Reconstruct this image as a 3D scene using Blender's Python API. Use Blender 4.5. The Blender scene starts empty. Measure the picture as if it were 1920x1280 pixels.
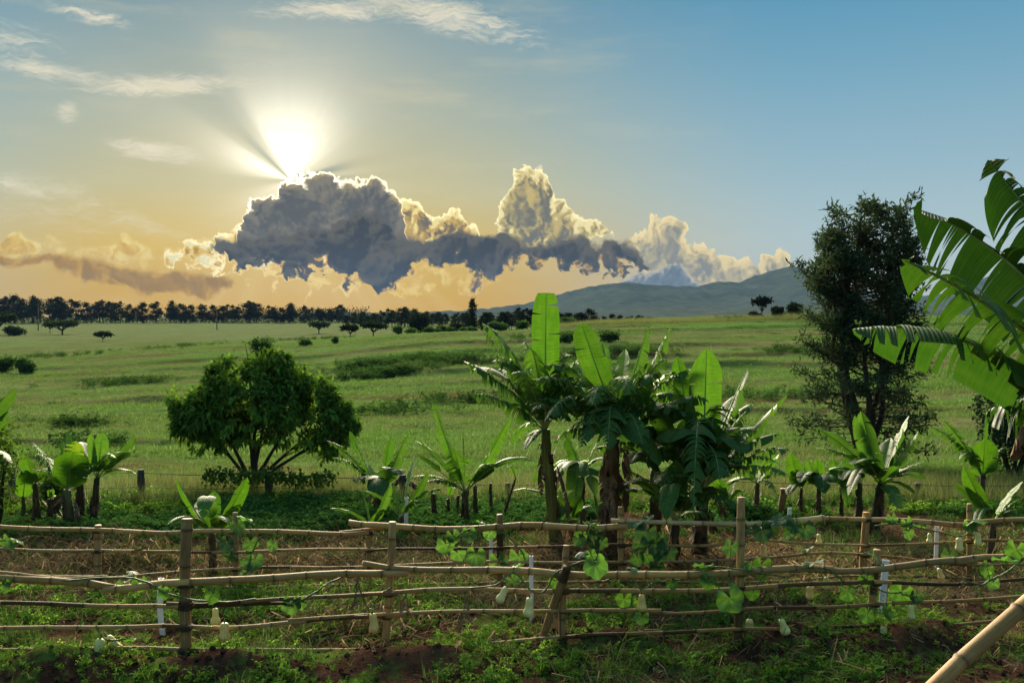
import bpy, math, random
import numpy as np
from math import radians as R, pi, sin, cos, tan

# ------------------------------------------------------------------ camera, sky, sun, exposure
C = bpy.context.scene.collection
SC = bpy.context.scene
F = 35.0 / 36.0 * 1920.0            # focal length in photograph pixels
CAMZ = 3.0
PITCH = math.atan((640 - 592) / F)  # camera looks this far below level
cd = bpy.data.cameras.new('camera'); cam = bpy.data.objects.new('camera', cd); C.objects.link(cam)
cam.location = (0, 0, CAMZ); cam.rotation_euler = (pi / 2 - PITCH, 0, 0)
cd.lens = 35; cd.sensor_width = 36; cd.clip_start = 0.05; cd.clip_end = 20000
SC.camera = cam
SC.view_settings.view_transform = 'Standard'; SC.view_settings.look = 'None'
SC.view_settings.exposure = 1.62; SC.view_settings.gamma = 1.0
SC.render.engine = 'CYCLES'
SC.cycles.use_denoising = True
SC.cycles.max_bounces = 6; SC.cycles.diffuse_bounces = 3; SC.cycles.glossy_bounces = 2
SC.cycles.transmission_bounces = 3; SC.cycles.transparent_max_bounces = 8; SC.cycles.volume_bounces = 0
SC.cycles.caustics_reflective = False; SC.cycles.caustics_refractive = False

def pix_dir(px, py):
    u = (px - 960) / F; v = -(py - 640) / F
    y = cos(PITCH) + sin(PITCH) * v; z = -sin(PITCH) + cos(PITCH) * v
    return u, y, z
def P(px, py, d):
    """the point at depth d (metres along +Y) seen at photograph pixel px, py"""
    x, y, z = pix_dir(px, py)
    return np.array((x / y * d, d, CAMZ + z / y * d))
def AE(px, py):
    x, y, z = pix_dir(px, py)
    return math.degrees(math.atan2(x, y)), math.degrees(math.atan2(z, math.hypot(x, y)))

SUN_PX = (545, 338)
SA, SE = AE(*SUN_PX)

world = bpy.data.worlds.new('World'); SC.world = world; world.use_nodes = True
class NT:
    """short-hand for building node trees"""
    def __init__(s, nt): s.nt = nt; s.n = nt.nodes; s.l = nt.links
    def new(s, t, **kw):
        n = s.n.new(t)
        for k, v in kw.items(): setattr(n, k, v)
        return n
    def put(s, sock, v):
        if v is None: return
        if isinstance(v, bpy.types.NodeSocket): s.l.new(v, sock)
        else:
            if hasattr(sock.default_value, '__len__') and not hasattr(v, '__len__'): v = (v,) * len(sock.default_value)
            if hasattr(v, '__len__') and len(v) == 3 and len(sock.default_value) == 4: v = (*v, 1)
            sock.default_value = v
    def m(s, op, a, b=None, c=None, clamp=False):
        n = s.new('ShaderNodeMath', operation=op, use_clamp=clamp)
        for i, x in enumerate((a, b, c)): s.put(n.inputs[i], x)
        return n.outputs[0]
    def v(s, op, a, b=None, out=0):
        n = s.new('ShaderNodeVectorMath', operation=op)
        s.put(n.inputs[0], a)
        if b is not None:
            s.put(n.inputs['Scale' if op == 'SCALE' else 1], b)
        return n.outputs[out]
    def mix(s, f, a, b, mode='MIX'):
        n = s.new('ShaderNodeMix', data_type='RGBA', blend_type=mode)
        s.put(n.inputs[0], f); s.put(n.inputs[6], a); s.put(n.inputs[7], b)
        return n.outputs[2]
    def ss(s, lo, hi, x):
        n = s.new('ShaderNodeMapRange', interpolation_type='SMOOTHSTEP')
        s.put(n.inputs[0], x); s.put(n.inputs[1], lo); s.put(n.inputs[2], hi)
        return n.outputs[0]
    def lin(s, lo, hi, x, a=0., b=1.):
        n = s.new('ShaderNodeMapRange'); s.put(n.inputs[0], x); s.put(n.inputs[1], lo); s.put(n.inputs[2], hi)
        s.put(n.inputs[3], a); s.put(n.inputs[4], b)
        return n.outputs[0]
    def xyz(s, x, y, z=0.):
        n = s.new('ShaderNodeCombineXYZ')
        for i, q in enumerate((x, y, z)): s.put(n.inputs[i], q)
        return n.outputs[0]
    def sep(s, v):
        n = s.new('ShaderNodeSeparateXYZ'); s.put(n.inputs[0], v); return n.outputs
    def noise(s, vec, scale, detail=4., rough=.5, dist=0., out=0, dim='3D'):
        n = s.new('ShaderNodeTexNoise', noise_dimensions=dim)
        if vec is not None: s.put(n.inputs['Vector'], vec)
        s.put(n.inputs['Scale'], scale); s.put(n.inputs['Detail'], detail); s.put(n.inputs['Roughness'], rough); s.put(n.inputs['Distortion'], dist)
        return n.outputs[out]
    def voro(s, vec, scale, detail=0., rough=.5, feature='F1', out='Distance'):
        n = s.new('ShaderNodeTexVoronoi', feature=feature, voronoi_dimensions='2D' if feature == 'F1' else '3D')
        if vec is not None: s.put(n.inputs['Vector'], vec)
        s.put(n.inputs['Scale'], scale)
        if 'Detail' in n.inputs: s.put(n.inputs['Detail'], detail); s.put(n.inputs['Roughness'], rough)
        return n.outputs[out]
    def ramp(s, f, stops, interp='LINEAR'):
        n = s.new('ShaderNodeValToRGB'); n.color_ramp.interpolation = interp
        e = n.color_ramp.elements
        while len(e) < len(stops): e.new(.5)
        for i, (p, c) in enumerate(sorted(stops)):
            e[i].position = p; e[i].color = (*c, 1) if len(c) == 3 else c
        s.put(n.inputs[0], f)
        return n.outputs[0]
    def curve(s, f, pts):
        n = s.new('ShaderNodeFloatCurve'); c = n.mapping.curves[0]
        pts = sorted(pts)
        while len(c.points) < len(pts): c.points.new(.5, .5)
        for p, (x, y) in zip(c.points, pts): p.location = (x, y); p.handle_type = 'AUTO_CLAMPED'
        n.mapping.update(); s.put(n.inputs['Value'], f)
        return n.outputs[0]

def srgb(r, g, b):
    f = lambda c: c / 12.92 if c <= .04045 else ((c + .055) / 1.055) ** 2.4
    return tuple(f(q / 255.) for q in (r, g, b))

def build_sky():
    w = NT(world.node_tree); w.n.clear()
    gen = w.new('ShaderNodeTexCoord').outputs['Generated']
    x, y, z = w.sep(gen)
    A = w.m('MULTIPLY', w.m('ARCTAN2', x, y), 57.29578)
    E = w.m('MULTIPLY', w.m('ARCSINE', z), 57.29578)
    p = w.xyz(A, E, 0.)
    # clear sky: a warm column towards the sun and a cool one away from it, both by height
    h = w.lin(-2., 60., E)
    q = lambda e: (e + 2) / 62.
    warm = w.ramp(h, [(0, srgb(215, 150, 30)), (q(.3), srgb(226, 172, 0)), (q(2.2), srgb(232, 184, 0)), (q(4.2), srgb(226, 192, 84)), (q(7), srgb(206, 198, 148)), (q(11), srgb(178, 186, 166)),
                      (q(15), srgb(148, 170, 170)), (q(18.5), srgb(116, 152, 168)), (q(30), srgb(116, 156, 178)), (1, srgb(132, 172, 196))])
    cool = w.ramp(h, [(0, srgb(200, 205, 196)), (q(1), srgb(204, 212, 205)), (q(4), srgb(186, 208, 212)), (q(8), srgb(158, 192, 206)), (q(13), srgb(124, 174, 198)),
                      (q(18), srgb(88, 154, 188)), (q(30), srgb(106, 160, 192)), (1, srgb(132, 172, 196))])
    off = w.m('ABSOLUTE', w.m('SUBTRACT', A, SA))
    side = w.ss(7., 32., w.m('ADD', off, w.m('MULTIPLY', E, .18)))
    sky = w.mix(side, warm, cool)
    nishita = w.new('ShaderNodeTexSky', sky_type='NISHITA', sun_disc=False, sun_elevation=R(SE), sun_rotation=R(SA), altitude=1200, dust_density=2.0)
    sky = w.mix(.975, w.v('SCALE', nishita.outputs[0], .05), sky)
    # glow round the hidden sun, cut into beams by the cloud
    dx = w.m('SUBTRACT', A, SA); dy = w.m('SUBTRACT', E, SE)
    r = w.m('SQRT', w.m('ADD', w.m('MULTIPLY', dx, dx), w.m('MULTIPLY', dy, dy)))
    phi = w.m('ARCTAN2', dy, dx)
    pn = w.lin(-pi, pi, phi)
    D = lambda d: ((d + 180) / 360.)
    fine = w.noise(w.xyz(w.m('MULTIPLY', phi, 5.), 0., 3.), 1.3, 3., .6)
    beam = w.curve(pn, [(0, .2), (D(-150), .45), (D(-60), .5), (D(-20), .3), (D(-6), .10), (D(0), .22), (D(4), .12), (D(9), .24), (D(14), .10), (D(20), .20), (D(27), .30), (D(42), .55), (D(58), .85), (D(72), 1), (D(112), 1), (D(120), .8),
                        (D(129), .34), (D(137), .22), (D(147), .55), (D(156), .95), (D(164), .8), (D(178), .25), (D(-178), .18), (1, .22)])
    beam = w.m('ADD', beam, w.m('MULTIPLY', w.m('SUBTRACT', fine, .5), .28))
    soft = w.m('EXPONENT', w.m('MULTIPLY', w.m('MULTIPLY', r, r), -1 / (7.2 ** 2)))
    dyt = w.m('SUBTRACT', dy, .9)
    tight = w.m('EXPONENT', w.m('MULTIPLY', w.m('ADD', w.m('MULTIPLY', dx, dx), w.m('MULTIPLY', dyt, dyt)), -1 / (2.9 ** 2)))
    sky = w.mix(w.m('MULTIPLY', soft, w.m('ADD', .15, w.m('MULTIPLY', beam, .35)), clamp=True), sky, srgb(250, 232, 190))
    glow = w.m('ADD', w.m('MULTIPLY', w.m('MULTIPLY', tight, beam), 1.1), w.m('MULTIPLY', w.m('MULTIPLY', soft, beam), .10))
    sky = w.mix(1., sky, w.v('SCALE', w.xyz(1., .95, .82), glow), 'ADD')
    dark = w.m('MULTIPLY', w.ss(.30, .08, beam), w.m('MULTIPLY', w.ss(4.2, 1.2, r), w.ss(-.3, .4, dy)))
    sky = w.mix(w.m('MULTIPLY', dark, .62, clamp=True), sky, srgb(92, 134, 146))
    # shafts below the cloud
    shaft = w.m('MULTIPLY', w.ss(-3.2, -4.4, dy), w.m('MULTIPLY', w.ss(15., 5., off), w.ss(.45, .75, fine)))
    sky = w.mix(w.m('MULTIPLY', shaft, .55), sky, srgb(252, 214, 120))
    # shared cloud noise
    warp = w.v('SUBTRACT', w.noise(p, .55, 3., .55, out=1), (.5, .5, .5))
    p1 = w.v('ADD', p, w.v('SCALE', warp, 1.5))
    tosun = w.v('NORMALIZE', w.xyz(w.m('MULTIPLY', dx, -1.), w.m('ADD', w.m('MULTIPLY', dy, -1.), 1.0), 0.))
    p2 = w.v('ADD', p1, w.v('SCALE', tosun, .22))
    def billow(pt):
        a = w.voro(pt, .85, 3., .55)
        b = w.noise(pt, 1.1, 7., .6)
        return w.m('ADD', w.m('MULTIPLY', w.m('SUBTRACT', .45, a), .75), w.m('SUBTRACT', b, .5)), b
    B1, fb = billow(p1); B2, _ = billow(p2)
    relief = w.m('SUBTRACT', B1, B2)                       # > 0 on the sides of the puffs turned to the sun
    big = w.noise(p1, .42, 4., .55)
    near = w.m('EXPONENT', w.m('MULTIPLY', r, -1 / 7.))    # how close to the sun
    ps = w.sep(p1)
    def layer(sky, top, bot, lit, mid, core, soft=.12, rim=.30, deep=1.3, amp=1., rimgain=1.6, rel=1.2, wisp=0., alpha=1., bias=.1, under=False):
        T = [AE(*t) for t in top]; Bt = [AE(*t) for t in bot]
        a0 = min(t[0] for t in T + Bt) - .8; a1 = max(t[0] for t in T + Bt) + .8
        e0, e1 = -3., 14.
        na = w.m('DIVIDE', w.m('SUBTRACT', w.m('MULTIPLY_ADD', B1, .55 * amp, ps[0]), a0), a1 - a0)
        f = lambda L: [((a - a0) / (a1 - a0), (e - e0) / (e1 - e0)) for a, e in L]
        tp = f(T); bp = f(Bt)
        tp = [(0, tp[0][1] - .12)] + tp + [(1, tp[-1][1] - .12)]
        bp = [(0, bp[0][1] + .12)] + bp + [(1, bp[-1][1] + .12)]
        tv = w.m('MULTIPLY_ADD', w.curve(na, tp), e1 - e0, e0); bv = w.m('MULTIPLY_ADD', w.curve(na, bp), e1 - e0, e0)
        et = w.m('ADD', w.m('ADD', w.m('SUBTRACT', tv, ps[1]), bias), w.m('MULTIPLY', B1, .9 * amp))
        eb = w.m('ADD', w.m('SUBTRACT', ps[1], bv), w.m('MULTIPLY', w.m('SUBTRACT', fb, .5), 3.2 * (amp + wisp)))
        eb = w.m('ADD', eb, bias)
        e = w.m('SMOOTH_MIN', et, eb, .3)
        a = w.m('MULTIPLY', w.ss(0., soft, e), alpha)
        inside = w.m('MULTIPLY', w.ss(0., .002, na), w.ss(1., .998, na))
        a = w.m('MULTIPLY', a, inside)
        d = w.m('SUBTRACT', e, w.m('MULTIPLY', relief, rel))
        low = w.ss(-.1, .35, w.m('SUBTRACT', et, eb)) if under else 1.
        body = w.mix(w.ss(-.30, .42, w.m('ADD', w.m('MULTIPLY', relief, .9), w.m('MULTIPLY', w.m('SUBTRACT', big, .5), 2.6))), core, mid)
        edge = w.mix(low, mid, lit) if under else lit
        c = w.mix(w.ss(rim * .3, deep * .55, d), edge, mid)
        c = w.mix(w.ss(deep * .4, deep, d), c, body)
        rm = w.m('MULTIPLY', w.m('MULTIPLY', w.ss(rim, .0, e), low), w.m('ADD', .15, w.m('MULTIPLY', near, rimgain)))
        c = w.mix(1., c, w.v('SCALE', w.xyz(1., .88, .58), rm), 'ADD')
        return w.mix(a, sky, c)
    # cirrus: brushed streaks inside soft patches
    cir = None
    for (cx, cy, rx, ry, rot, st) in [(165, 28, 75, 16, -8, .8), (30, 75, 95, 34, -12, .55), (120, 140, 130, 18, -6, .8), (310, 160, 150, 20, 6, 1.), (127, 208, 22, 20, 50, .8),
                                      (290, 284, 80, 18, -4, 1.1), (640, 20, 150, 20, 3, .9), (830, 28, 190, 34, -12, .9), (940, 60, 80, 22, -22, .6), (60, 350, 130, 26, -6, .6), (230, 410, 170, 26, -14, .55), (90, 400, 260, 40, -6, .4), (520, 120, 160, 14, 8, .35)]:
        a, e = AE(cx, cy); k = 32.58
        n = w.new('ShaderNodeMapping', vector_type='TEXTURE')
        n.inputs[1].default_value = (a, e, 0); n.inputs[2].default_value = (0, 0, R(rot)); n.inputs[3].default_value = (rx / k, ry / k, 1)
        w.l.new(p, n.inputs[0])
        g = w.m('MULTIPLY', w.m('EXPONENT', w.m('MULTIPLY', w.v('DOT_PRODUCT', n.outputs[0], n.outputs[0], out=1), -1.)), st)
        cir = g if cir is None else w.m('MAXIMUM', cir, g)
    mp = w.new('ShaderNodeMapping'); mp.inputs[2].default_value = (0, 0, R(9)); mp.inputs[3].default_value = (.34, 2.0, 1)
    w.l.new(w.v('ADD', p, w.v('SCALE', warp, 1.7)), mp.inputs[0])
    st = w.noise(mp.outputs[0], 1.0, 8., .62, .5)
    mq = w.new('ShaderNodeMapping'); mq.inputs[2].default_value = (0, 0, R(14)); mq.inputs[3].default_value = (1.1, 6.5, 1)
    w.l.new(w.v('ADD', p, w.v('SCALE', warp, 1.2)), mq.inputs[0]); st2 = w.noise(mq.outputs[0], 1., 6., .65)
    cirf = w.m('MULTIPLY', w.ss(.0, 1.35, w.m('ADD', w.m('MULTIPLY', cir, 1.2), w.m('MULTIPLY', w.m('SUBTRACT', w.m('ADD', w.m('MULTIPLY', st, .6), w.m('MULTIPLY', st2, .4)), .55), 3.4))), w.m('MULTIPLY', w.ss(.04, .5, cir), .85))
    sky = w.mix(cirf, sky, srgb(246, 236, 208))
    thin = w.noise(w.v('MULTIPLY', p, (.10, .55, 1.)), 1., 5., .6)
    sky = w.mix(w.m('MULTIPLY', w.ss(.48, .8, thin), w.m('MULTIPLY', w.ss(30., 8., off), .30)), sky, srgb(238, 224, 178))
    # far layers first
    Y1 = srgb(255, 226, 140); Y2 = srgb(214, 170, 80)
    sky = layer(sky, [(-140, 425), (0, 432), (30, 430), (60, 447), (100, 452), (150, 458), (190, 455), (215, 446), (262, 448), (290, 466), (330, 462), (360, 448), (400, 432), (430, 425), (455, 440)],
                [(-140, 470), (100, 476), (250, 478), (330, 490), (400, 500), (455, 500)], srgb(255, 232, 150), srgb(236, 196, 96), srgb(190, 150, 66), soft=.4, rim=.25, deep=.9, rimgain=1.3, amp=.9, wisp=.2, alpha=.85)
    sky = layer(sky, [(-140, 468), (0, 470), (100, 476), (200, 484), (300, 496), (390, 506), (430, 520), (445, 530)],
                [(-140, 492), (0, 500), (100, 516), (200, 540), (300, 554), (390, 558), (430, 548), (445, 536)], srgb(214, 164, 56), srgb(180, 134, 48), srgb(158, 116, 44), soft=.45, rim=.3, deep=.8, rimgain=.4, amp=.4, alpha=.85)
    # pale cloud on the right, then the cloud that sits on the mountain
    sky = layer(sky, [(1172, 446), (1185, 430), (1210, 413), (1238, 402), (1262, 404), (1280, 420), (1290, 445), (1312, 452), (1345, 462), (1380, 482), (1402, 479), (1440, 470), (1472, 466), (1486, 486), (1492, 506)],
                [(1172, 450), (1196, 490), (1210, 530), (1300, 560), (1400, 560), (1470, 540), (1492, 520)], srgb(246, 224, 166), srgb(206, 192, 152), srgb(148, 150, 142), rim=.3, deep=1.6, rimgain=1.3, rel=2.4, amp=.8)
    sky = layer(sky, [(1148, 545), (1180, 514), (1222, 500), (1256, 485), (1276, 489), (1292, 512), (1330, 520), (1350, 540)],
                [(1148, 552), (1180, 570), (1300, 590), (1350, 575)], srgb(190, 186, 170), srgb(128, 140, 150), srgb(104, 122, 136), rim=.2, deep=.9, rimgain=.5, rel=1.6, amp=.7)
    # sun-lit tower in the middle
    sky = layer(sky, [(922, 420), (935, 388), (948, 362), (960, 326), (972, 306), (992, 297), (1010, 304), (1026, 322), (1034, 350), (1056, 366), (1062, 386), (1092, 404), (1112, 410), (1140, 424), (1152, 434)],
                [(922, 424), (930, 470), (1000, 485), (1090, 480), (1106, 446), (1140, 440), (1152, 438)], srgb(255, 240, 178), srgb(206, 186, 120), srgb(122, 122, 112), rim=.34, deep=1.7, rimgain=2.2, rel=3.0, amp=.9)
    sky = layer(sky, [(690, 370), (735, 366), (765, 374), (792, 390), (812, 396), (835, 384), (858, 383), (872, 404), (892, 418), (905, 438), (930, 450)],
                [(690, 440), (750, 450), (850, 466), (930, 466)], srgb(255, 236, 160), srgb(214, 178, 96), srgb(120, 112, 96), rim=.3, deep=1.2, rimgain=2.4, rel=2.6, amp=.9)
    # burning scraps at its left shoulder and along its torn base
    sky = layer(sky, [(300, 478), (330, 462), (352, 446), (372, 452), (392, 436), (412, 424), (436, 420), (455, 436), (470, 470)], [(300, 484), (350, 490), (400, 500), (440, 500), (470, 490)],
                srgb(255, 244, 190), srgb(250, 212, 110), srgb(190, 146, 60), soft=.35, rim=.4, deep=1.0, rimgain=2.6, rel=2.5, amp=1.1, wisp=.4)
    sky = layer(sky, [(390, 470), (430, 478), (500, 488), (560, 505), (620, 515), (700, 520), (760, 520), (800, 498), (900, 515), (930, 520)], [(390, 492), (440, 512), (520, 522), (570, 536), (640, 540), (700, 548), (745, 556), (800, 528), (890, 540), (930, 536)],
                srgb(255, 236, 140), srgb(250, 204, 78), srgb(226, 172, 46), soft=.9, rim=.7, deep=1.5, rimgain=2.8, rel=1.5, amp=.8, wisp=.9, alpha=.8)
    # the great dark cloud in front of the sun
    sky = layer(sky, [(424, 470), (440, 436), (450, 405), (456, 378), (480, 362), (515, 350), (535, 334), (560, 328), (592, 325), (640, 323), (662, 333), (690, 322), (716, 334), (738, 358), (748, 385), (752, 410), (760, 440)],
                [(424, 480), (500, 500), (650, 500), (760, 470)], srgb(176, 156, 112), srgb(136, 130, 116), srgb(96, 98, 98), soft=.15, rim=.32, deep=.8, rimgain=4.2, rel=1.0, amp=.85)
    sky = layer(sky, [(384, 468), (398, 450), (424, 446), (470, 440), (540, 436), (600, 424), (640, 402), (672, 388), (708, 402), (740, 434), (800, 436), (850, 426), (900, 432), (940, 436), (972, 450), (1012, 452), (1060, 436), (1086, 444), (1112, 458), (1150, 452), (1190, 466), (1206, 480)],
                [(384, 476), (402, 486), (450, 498), (500, 496), (520, 510), (548, 516), (566, 524), (585, 500), (620, 506), (640, 522), (680, 528), (715, 542), (742, 530), (768, 500), (850, 500), (895, 526), (922, 526), (945, 496), (1000, 490), (1080, 504), (1150, 506), (1206, 498)],
                srgb(224, 176, 84), srgb(102, 98, 90), srgb(66, 68, 72), soft=.45, rim=.26, deep=.8, rimgain=4.2, rel=1.2, amp=.8, wisp=.6, bias=.34, under=True)
    bg = w.new('ShaderNodeBackground'); w.put(bg.inputs[0], sky); bg.inputs[1].default_value = 0.315
    o = w.new('ShaderNodeOutputWorld'); w.l.new(bg.outputs[0], o.inputs[0])
build_sky()
world.cycles.sampling_method = 'MANUAL'; world.cycles.sample_map_resolution = 1024

sd = bpy.data.lights.new('sun', 'SUN'); sun = bpy.data.objects.new('sun', sd); C.objects.link(sun)
sd.energy = 5.0; sd.angle = R(38); sd.color = (1.0, .85, .62)
# points down from above the sky's sun, raised to brighten the ground
from mathutils import Vector, Matrix
_sv = Vector((sin(R(SA)) * cos(R(SE + 17)), cos(R(SA)) * cos(R(SE + 17)), sin(R(SE + 17))))
sun.rotation_euler = _sv.to_track_quat('Z', 'Y').to_euler(); sun.location = _sv * 300

# ------------------------------------------------------------------ helpers
rng = np.random.default_rng(7)
def unit(v):
    v = np.asarray(v, float); return v / max(np.linalg.norm(v), 1e-9)

class MB:
    """collects quads and triangles with per-vertex uv and tint, and links them as ONE mesh object"""
    def __init__(s): s.V = []; s.Q = []; s.T = []; s.U = []; s.K = []; s.n = 0
    def add(s, V, Q=None, T=None, uv=None, tint=None):
        V = np.asarray(V, float).reshape(-1, 3); k = len(V)
        s.V.append(V)
        if Q is not None and len(Q): s.Q.append(np.asarray(Q, np.int64).reshape(-1, 4) + s.n)
        if T is not None and len(T): s.T.append(np.asarray(T, np.int64).reshape(-1, 3) + s.n)
        s.U.append(np.zeros((k, 2)) if uv is None else np.asarray(uv, float).reshape(-1, 2))
        t = np.ones((k, 3)) if tint is None else np.broadcast_to(np.asarray(tint, float), (k, 3))
        s.K.append(t); s.n += k
    def mesh(s, name, mat, smooth=True):
        V = np.concatenate(s.V); Q = np.concatenate(s.Q) if s.Q else np.zeros((0, 4), np.int64); T = np.concatenate(s.T) if s.T else np.zeros((0, 3), np.int64)
        me = bpy.data.meshes.new(name)
        li = np.concatenate([Q.ravel(), T.ravel()])
        tot = np.concatenate([np.full(len(Q), 4), np.full(len(T), 3)]); st = np.concatenate([[0], np.cumsum(tot)[:-1]]) if len(tot) else tot
        me.vertices.add(len(V)); me.vertices.foreach_set('co', V.astype(np.float32).ravel())
        me.loops.add(len(li)); me.loops.foreach_set('vertex_index', li.astype(np.int32))
        me.polygons.add(len(tot)); me.polygons.foreach_set('loop_start', st.astype(np.int32)); me.polygons.foreach_set('loop_total', tot.astype(np.int32))
        me.update(calc_edges=True)
        uvl = me.uv_layers.new(name='uv'); U = np.concatenate(s.U)
        uvl.data.foreach_set('uv', U[li].astype(np.float32).ravel())
        at = me.attributes.new('tint', 'FLOAT_COLOR', 'POINT'); K = np.concatenate(s.K)
        at.data.foreach_set('color', np.concatenate([K, np.ones((len(K), 1))], 1).astype(np.float32).ravel())
        me.polygons.foreach_set('use_smooth', np.full(len(tot), smooth))
        me.materials.append(mat)
        return me
    def build(s, name, mat, parent=None, loc=(0, 0, 0), smooth=True):
        return link(name, s.mesh(name, mat, smooth), parent, loc)

def link(name, me, parent=None, loc=(0, 0, 0)):
    o = bpy.data.objects.new(name, me); C.objects.link(o); o.location = tuple(loc)
    if parent is not None: o.parent = parent
    return o
def thing(name, label, cat, loc=(0, 0, 0), group=None):
    o = bpy.data.objects.new(name, None); C.objects.link(o); o.location = tuple(loc); o.empty_display_size = .1
    o['label'] = label; o['category'] = cat
    if group: o['group'] = group
    return o
def tag(o, label, cat, group=None):
    o['label'] = label; o['category'] = cat
    if group: o['group'] = group
    return o

def frames(pts):
    pts = np.asarray(pts, float); n = len(pts)
    T = np.gradient(pts, axis=0); T /= np.maximum(np.linalg.norm(T, axis=1, keepdims=True), 1e-9)
    a = np.array((0, 0, 1.)) if abs(T[0][2]) < .9 else np.array((1., 0, 0))
    N = unit(np.cross(T[0], a)); Ns = []
    for i in range(n):
        N = unit(N - T[i] * N.dot(T[i])); Ns.append(N)
    Ns = np.array(Ns); return T, Ns, np.cross(T, Ns)
def tube(mb, pts, rad, k=8, tint=None, cap=True, rough=0., r=None):
    pts = np.asarray(pts, float); n = len(pts); rad = np.broadcast_to(np.asarray(rad, float), (n,))
    T, N, B = frames(pts); th = np.arange(k) / k * 2 * pi
    R_ = rad[:, None] * (np.ones((n, k)) if not rough else 1 + rough * (r or rng).normal(size=(n, k)))
    V = pts[:, None] + R_[..., None] * (np.cos(th)[None, :, None] * N[:, None] + np.sin(th)[None, :, None] * B[:, None])
    i = np.arange(n - 1)[:, None] * k; j = np.arange(k)[None]; j2 = (j + 1) % k
    Q = np.stack([i + j, i + j2, i + k + j2, i + k + j], -1).reshape(-1, 4)
    L = np.concatenate([[0], np.cumsum(np.linalg.norm(np.diff(pts, axis=0), axis=1))])
    uv = np.stack([np.repeat(L, k), np.tile(np.arange(k) / k, n)], 1)
    V = V.reshape(-1, 3); tt = None
    if tint is not None:
        tt = np.asarray(tint, float); tt = np.repeat(tt, k, axis=0) if tt.ndim == 2 else np.broadcast_to(tt, (n * k, 3))
    Tr = []
    if cap:
        V = np.concatenate([V, pts[:1], pts[-1:]]); uv = np.concatenate([uv, [[0, .5]], [[L[-1], .5]]])
        if tt is not None: tt = np.concatenate([tt, tt[:1], tt[-1:]])
        a, b = n * k, n * k + 1
        Tr = [(a, (q + 1) % k, q) for q in range(k)] + [(b, (n - 1) * k + q, (n - 1) * k + (q + 1) % k) for q in range(k)]
    mb.add(V, Q, Tr, uv, tt)
def bez(a, c, b, n):
    t = np.linspace(0, 1, n)[:, None]; a, b, c = map(np.asarray, (a, b, c))
    return (1 - t) ** 2 * a + 2 * t * (1 - t) * c + t * t * b
def poly(pts, n):
    """smooth resampling of a polyline (Catmull-Rom)"""
    p = np.asarray(pts, float)
    if len(p) == 2: return p[0] + (p[1] - p[0]) * np.linspace(0, 1, n)[:, None]
    q = np.concatenate([[2 * p[0] - p[1]], p, [2 * p[-1] - p[-2]]]); m = len(p) - 1
    out = []
    for t in np.linspace(0, m - 1e-6, n):
        i = int(t); f = t - i; a, b, c, d = q[i:i + 4]
        out.append(.5 * (2 * b + (c - a) * f + (2 * a - 5 * b + 4 * c - d) * f * f + (-a + 3 * b - 3 * c + d) * f ** 3))
    return np.array(out)

# lattice value noise
_lat = np.random.default_rng(3).random((256, 256))
def vnoise(x, y):
    xi = np.floor(x).astype(int); yi = np.floor(y).astype(int); fx = x - xi; fy = y - yi
    fx = fx * fx * (3 - 2 * fx); fy = fy * fy * (3 - 2 * fy); g = lambda a, b: _lat[a % 256, b % 256]
    return (g(xi, yi) * (1 - fx) + g(xi + 1, yi) * fx) * (1 - fy) + (g(xi, yi + 1) * (1 - fx) + g(xi + 1, yi + 1) * fx) * fy
def fbm(x, y, o=4, ro=.5):
    s = 0.; a = 1.; t = 0.
    for k in range(o):
        s = s + a * vnoise(x * 2 ** k + 17.3 * k, y * 2 ** k - 9.1 * k); t += a; a *= ro
    return s / t
def sstep(a, b, x):
    t = np.clip((x - a) / (b - a), 0, 1); return t * t * (3 - 2 * t)

# ------------------------------------------------------------------ the lie of the land
_PROF = [(-.53, [(15, 0), (17, -.05), (28, -.85), (45, -1.7), (60, -2.1), (85, -2.35), (110, -2.25), (200, -2.0), (300, -1.5), (420, -.75), (500, -.35), (700, 0), (9000, 0)]),
         (-.26, [(15, 0), (17, -.05), (28, -.87), (50, -1.75), (80, -1.62), (105, -.75), (120, -.35), (140, -.75), (200, -1.4), (300, -1.15), (420, -.7), (500, -.4), (700, 0), (9000, 0)]),
         (-.03, [(15, 0), (17, -.05), (28, -.87), (50, -1.5), (75, -.5), (100, .75), (116, 1.15), (135, .9), (180, 0.), (300, -.3), (500, -.3), (700, 0), (9000, 0)]),
         (.13, [(15, 0), (17, -.05), (28, -.85), (50, -1.3), (70, -.4), (100, 1.45), (118, 2.25), (135, 2.1), (180, .8), (300, 0), (500, -.2), (700, 0), (9000, 0)]),
         (.30, [(15, 0), (17, -.05), (28, -.8), (50, -1.1), (70, -.2), (100, 1.75), (118, 2.75), (132, 2.7), (180, 1.5), (300, .4), (500, 0), (700, 0), (9000, 0)]),
         (.53, [(15, 0), (17, -.05), (28, -.7), (50, -.6), (70, .3), (100, 2.0), (118, 2.9), (132, 2.9), (180, 1.9), (300, .6), (500, 0), (700, 0), (9000, 0)])]
_LY = np.linspace(math.log(5), math.log(9000), 900); _YS = np.exp(_LY); _TAB = []
for a, p in _PROF:
    z = np.interp(_LY, np.log([q[0] for q in p]), [q[1] for q in p]); k = np.hanning(23); k /= k.sum()
    _TAB.append(np.convolve(np.pad(z, 11, mode='edge'), k, 'valid'))
_TAB = np.array(_TAB); _AZ = np.array([q[0] for q in _PROF])
_RIDGES = [(24.5, .08, .6), (30., .14, .8), (35.5, .26, .9), (41.5, .24, 1.0), (47., .20, 1.1), (53., .40, 1.4), (60., .26, 1.3), (67., .38, 1.5), (75., .30, 1.6), (84., .34, 1.7), (93., .28, 1.8), (103., .26, 1.8), (111., .20, 1.8)]
MOUNDS = []        # filled below: x, y, rx, ry, height
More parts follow.
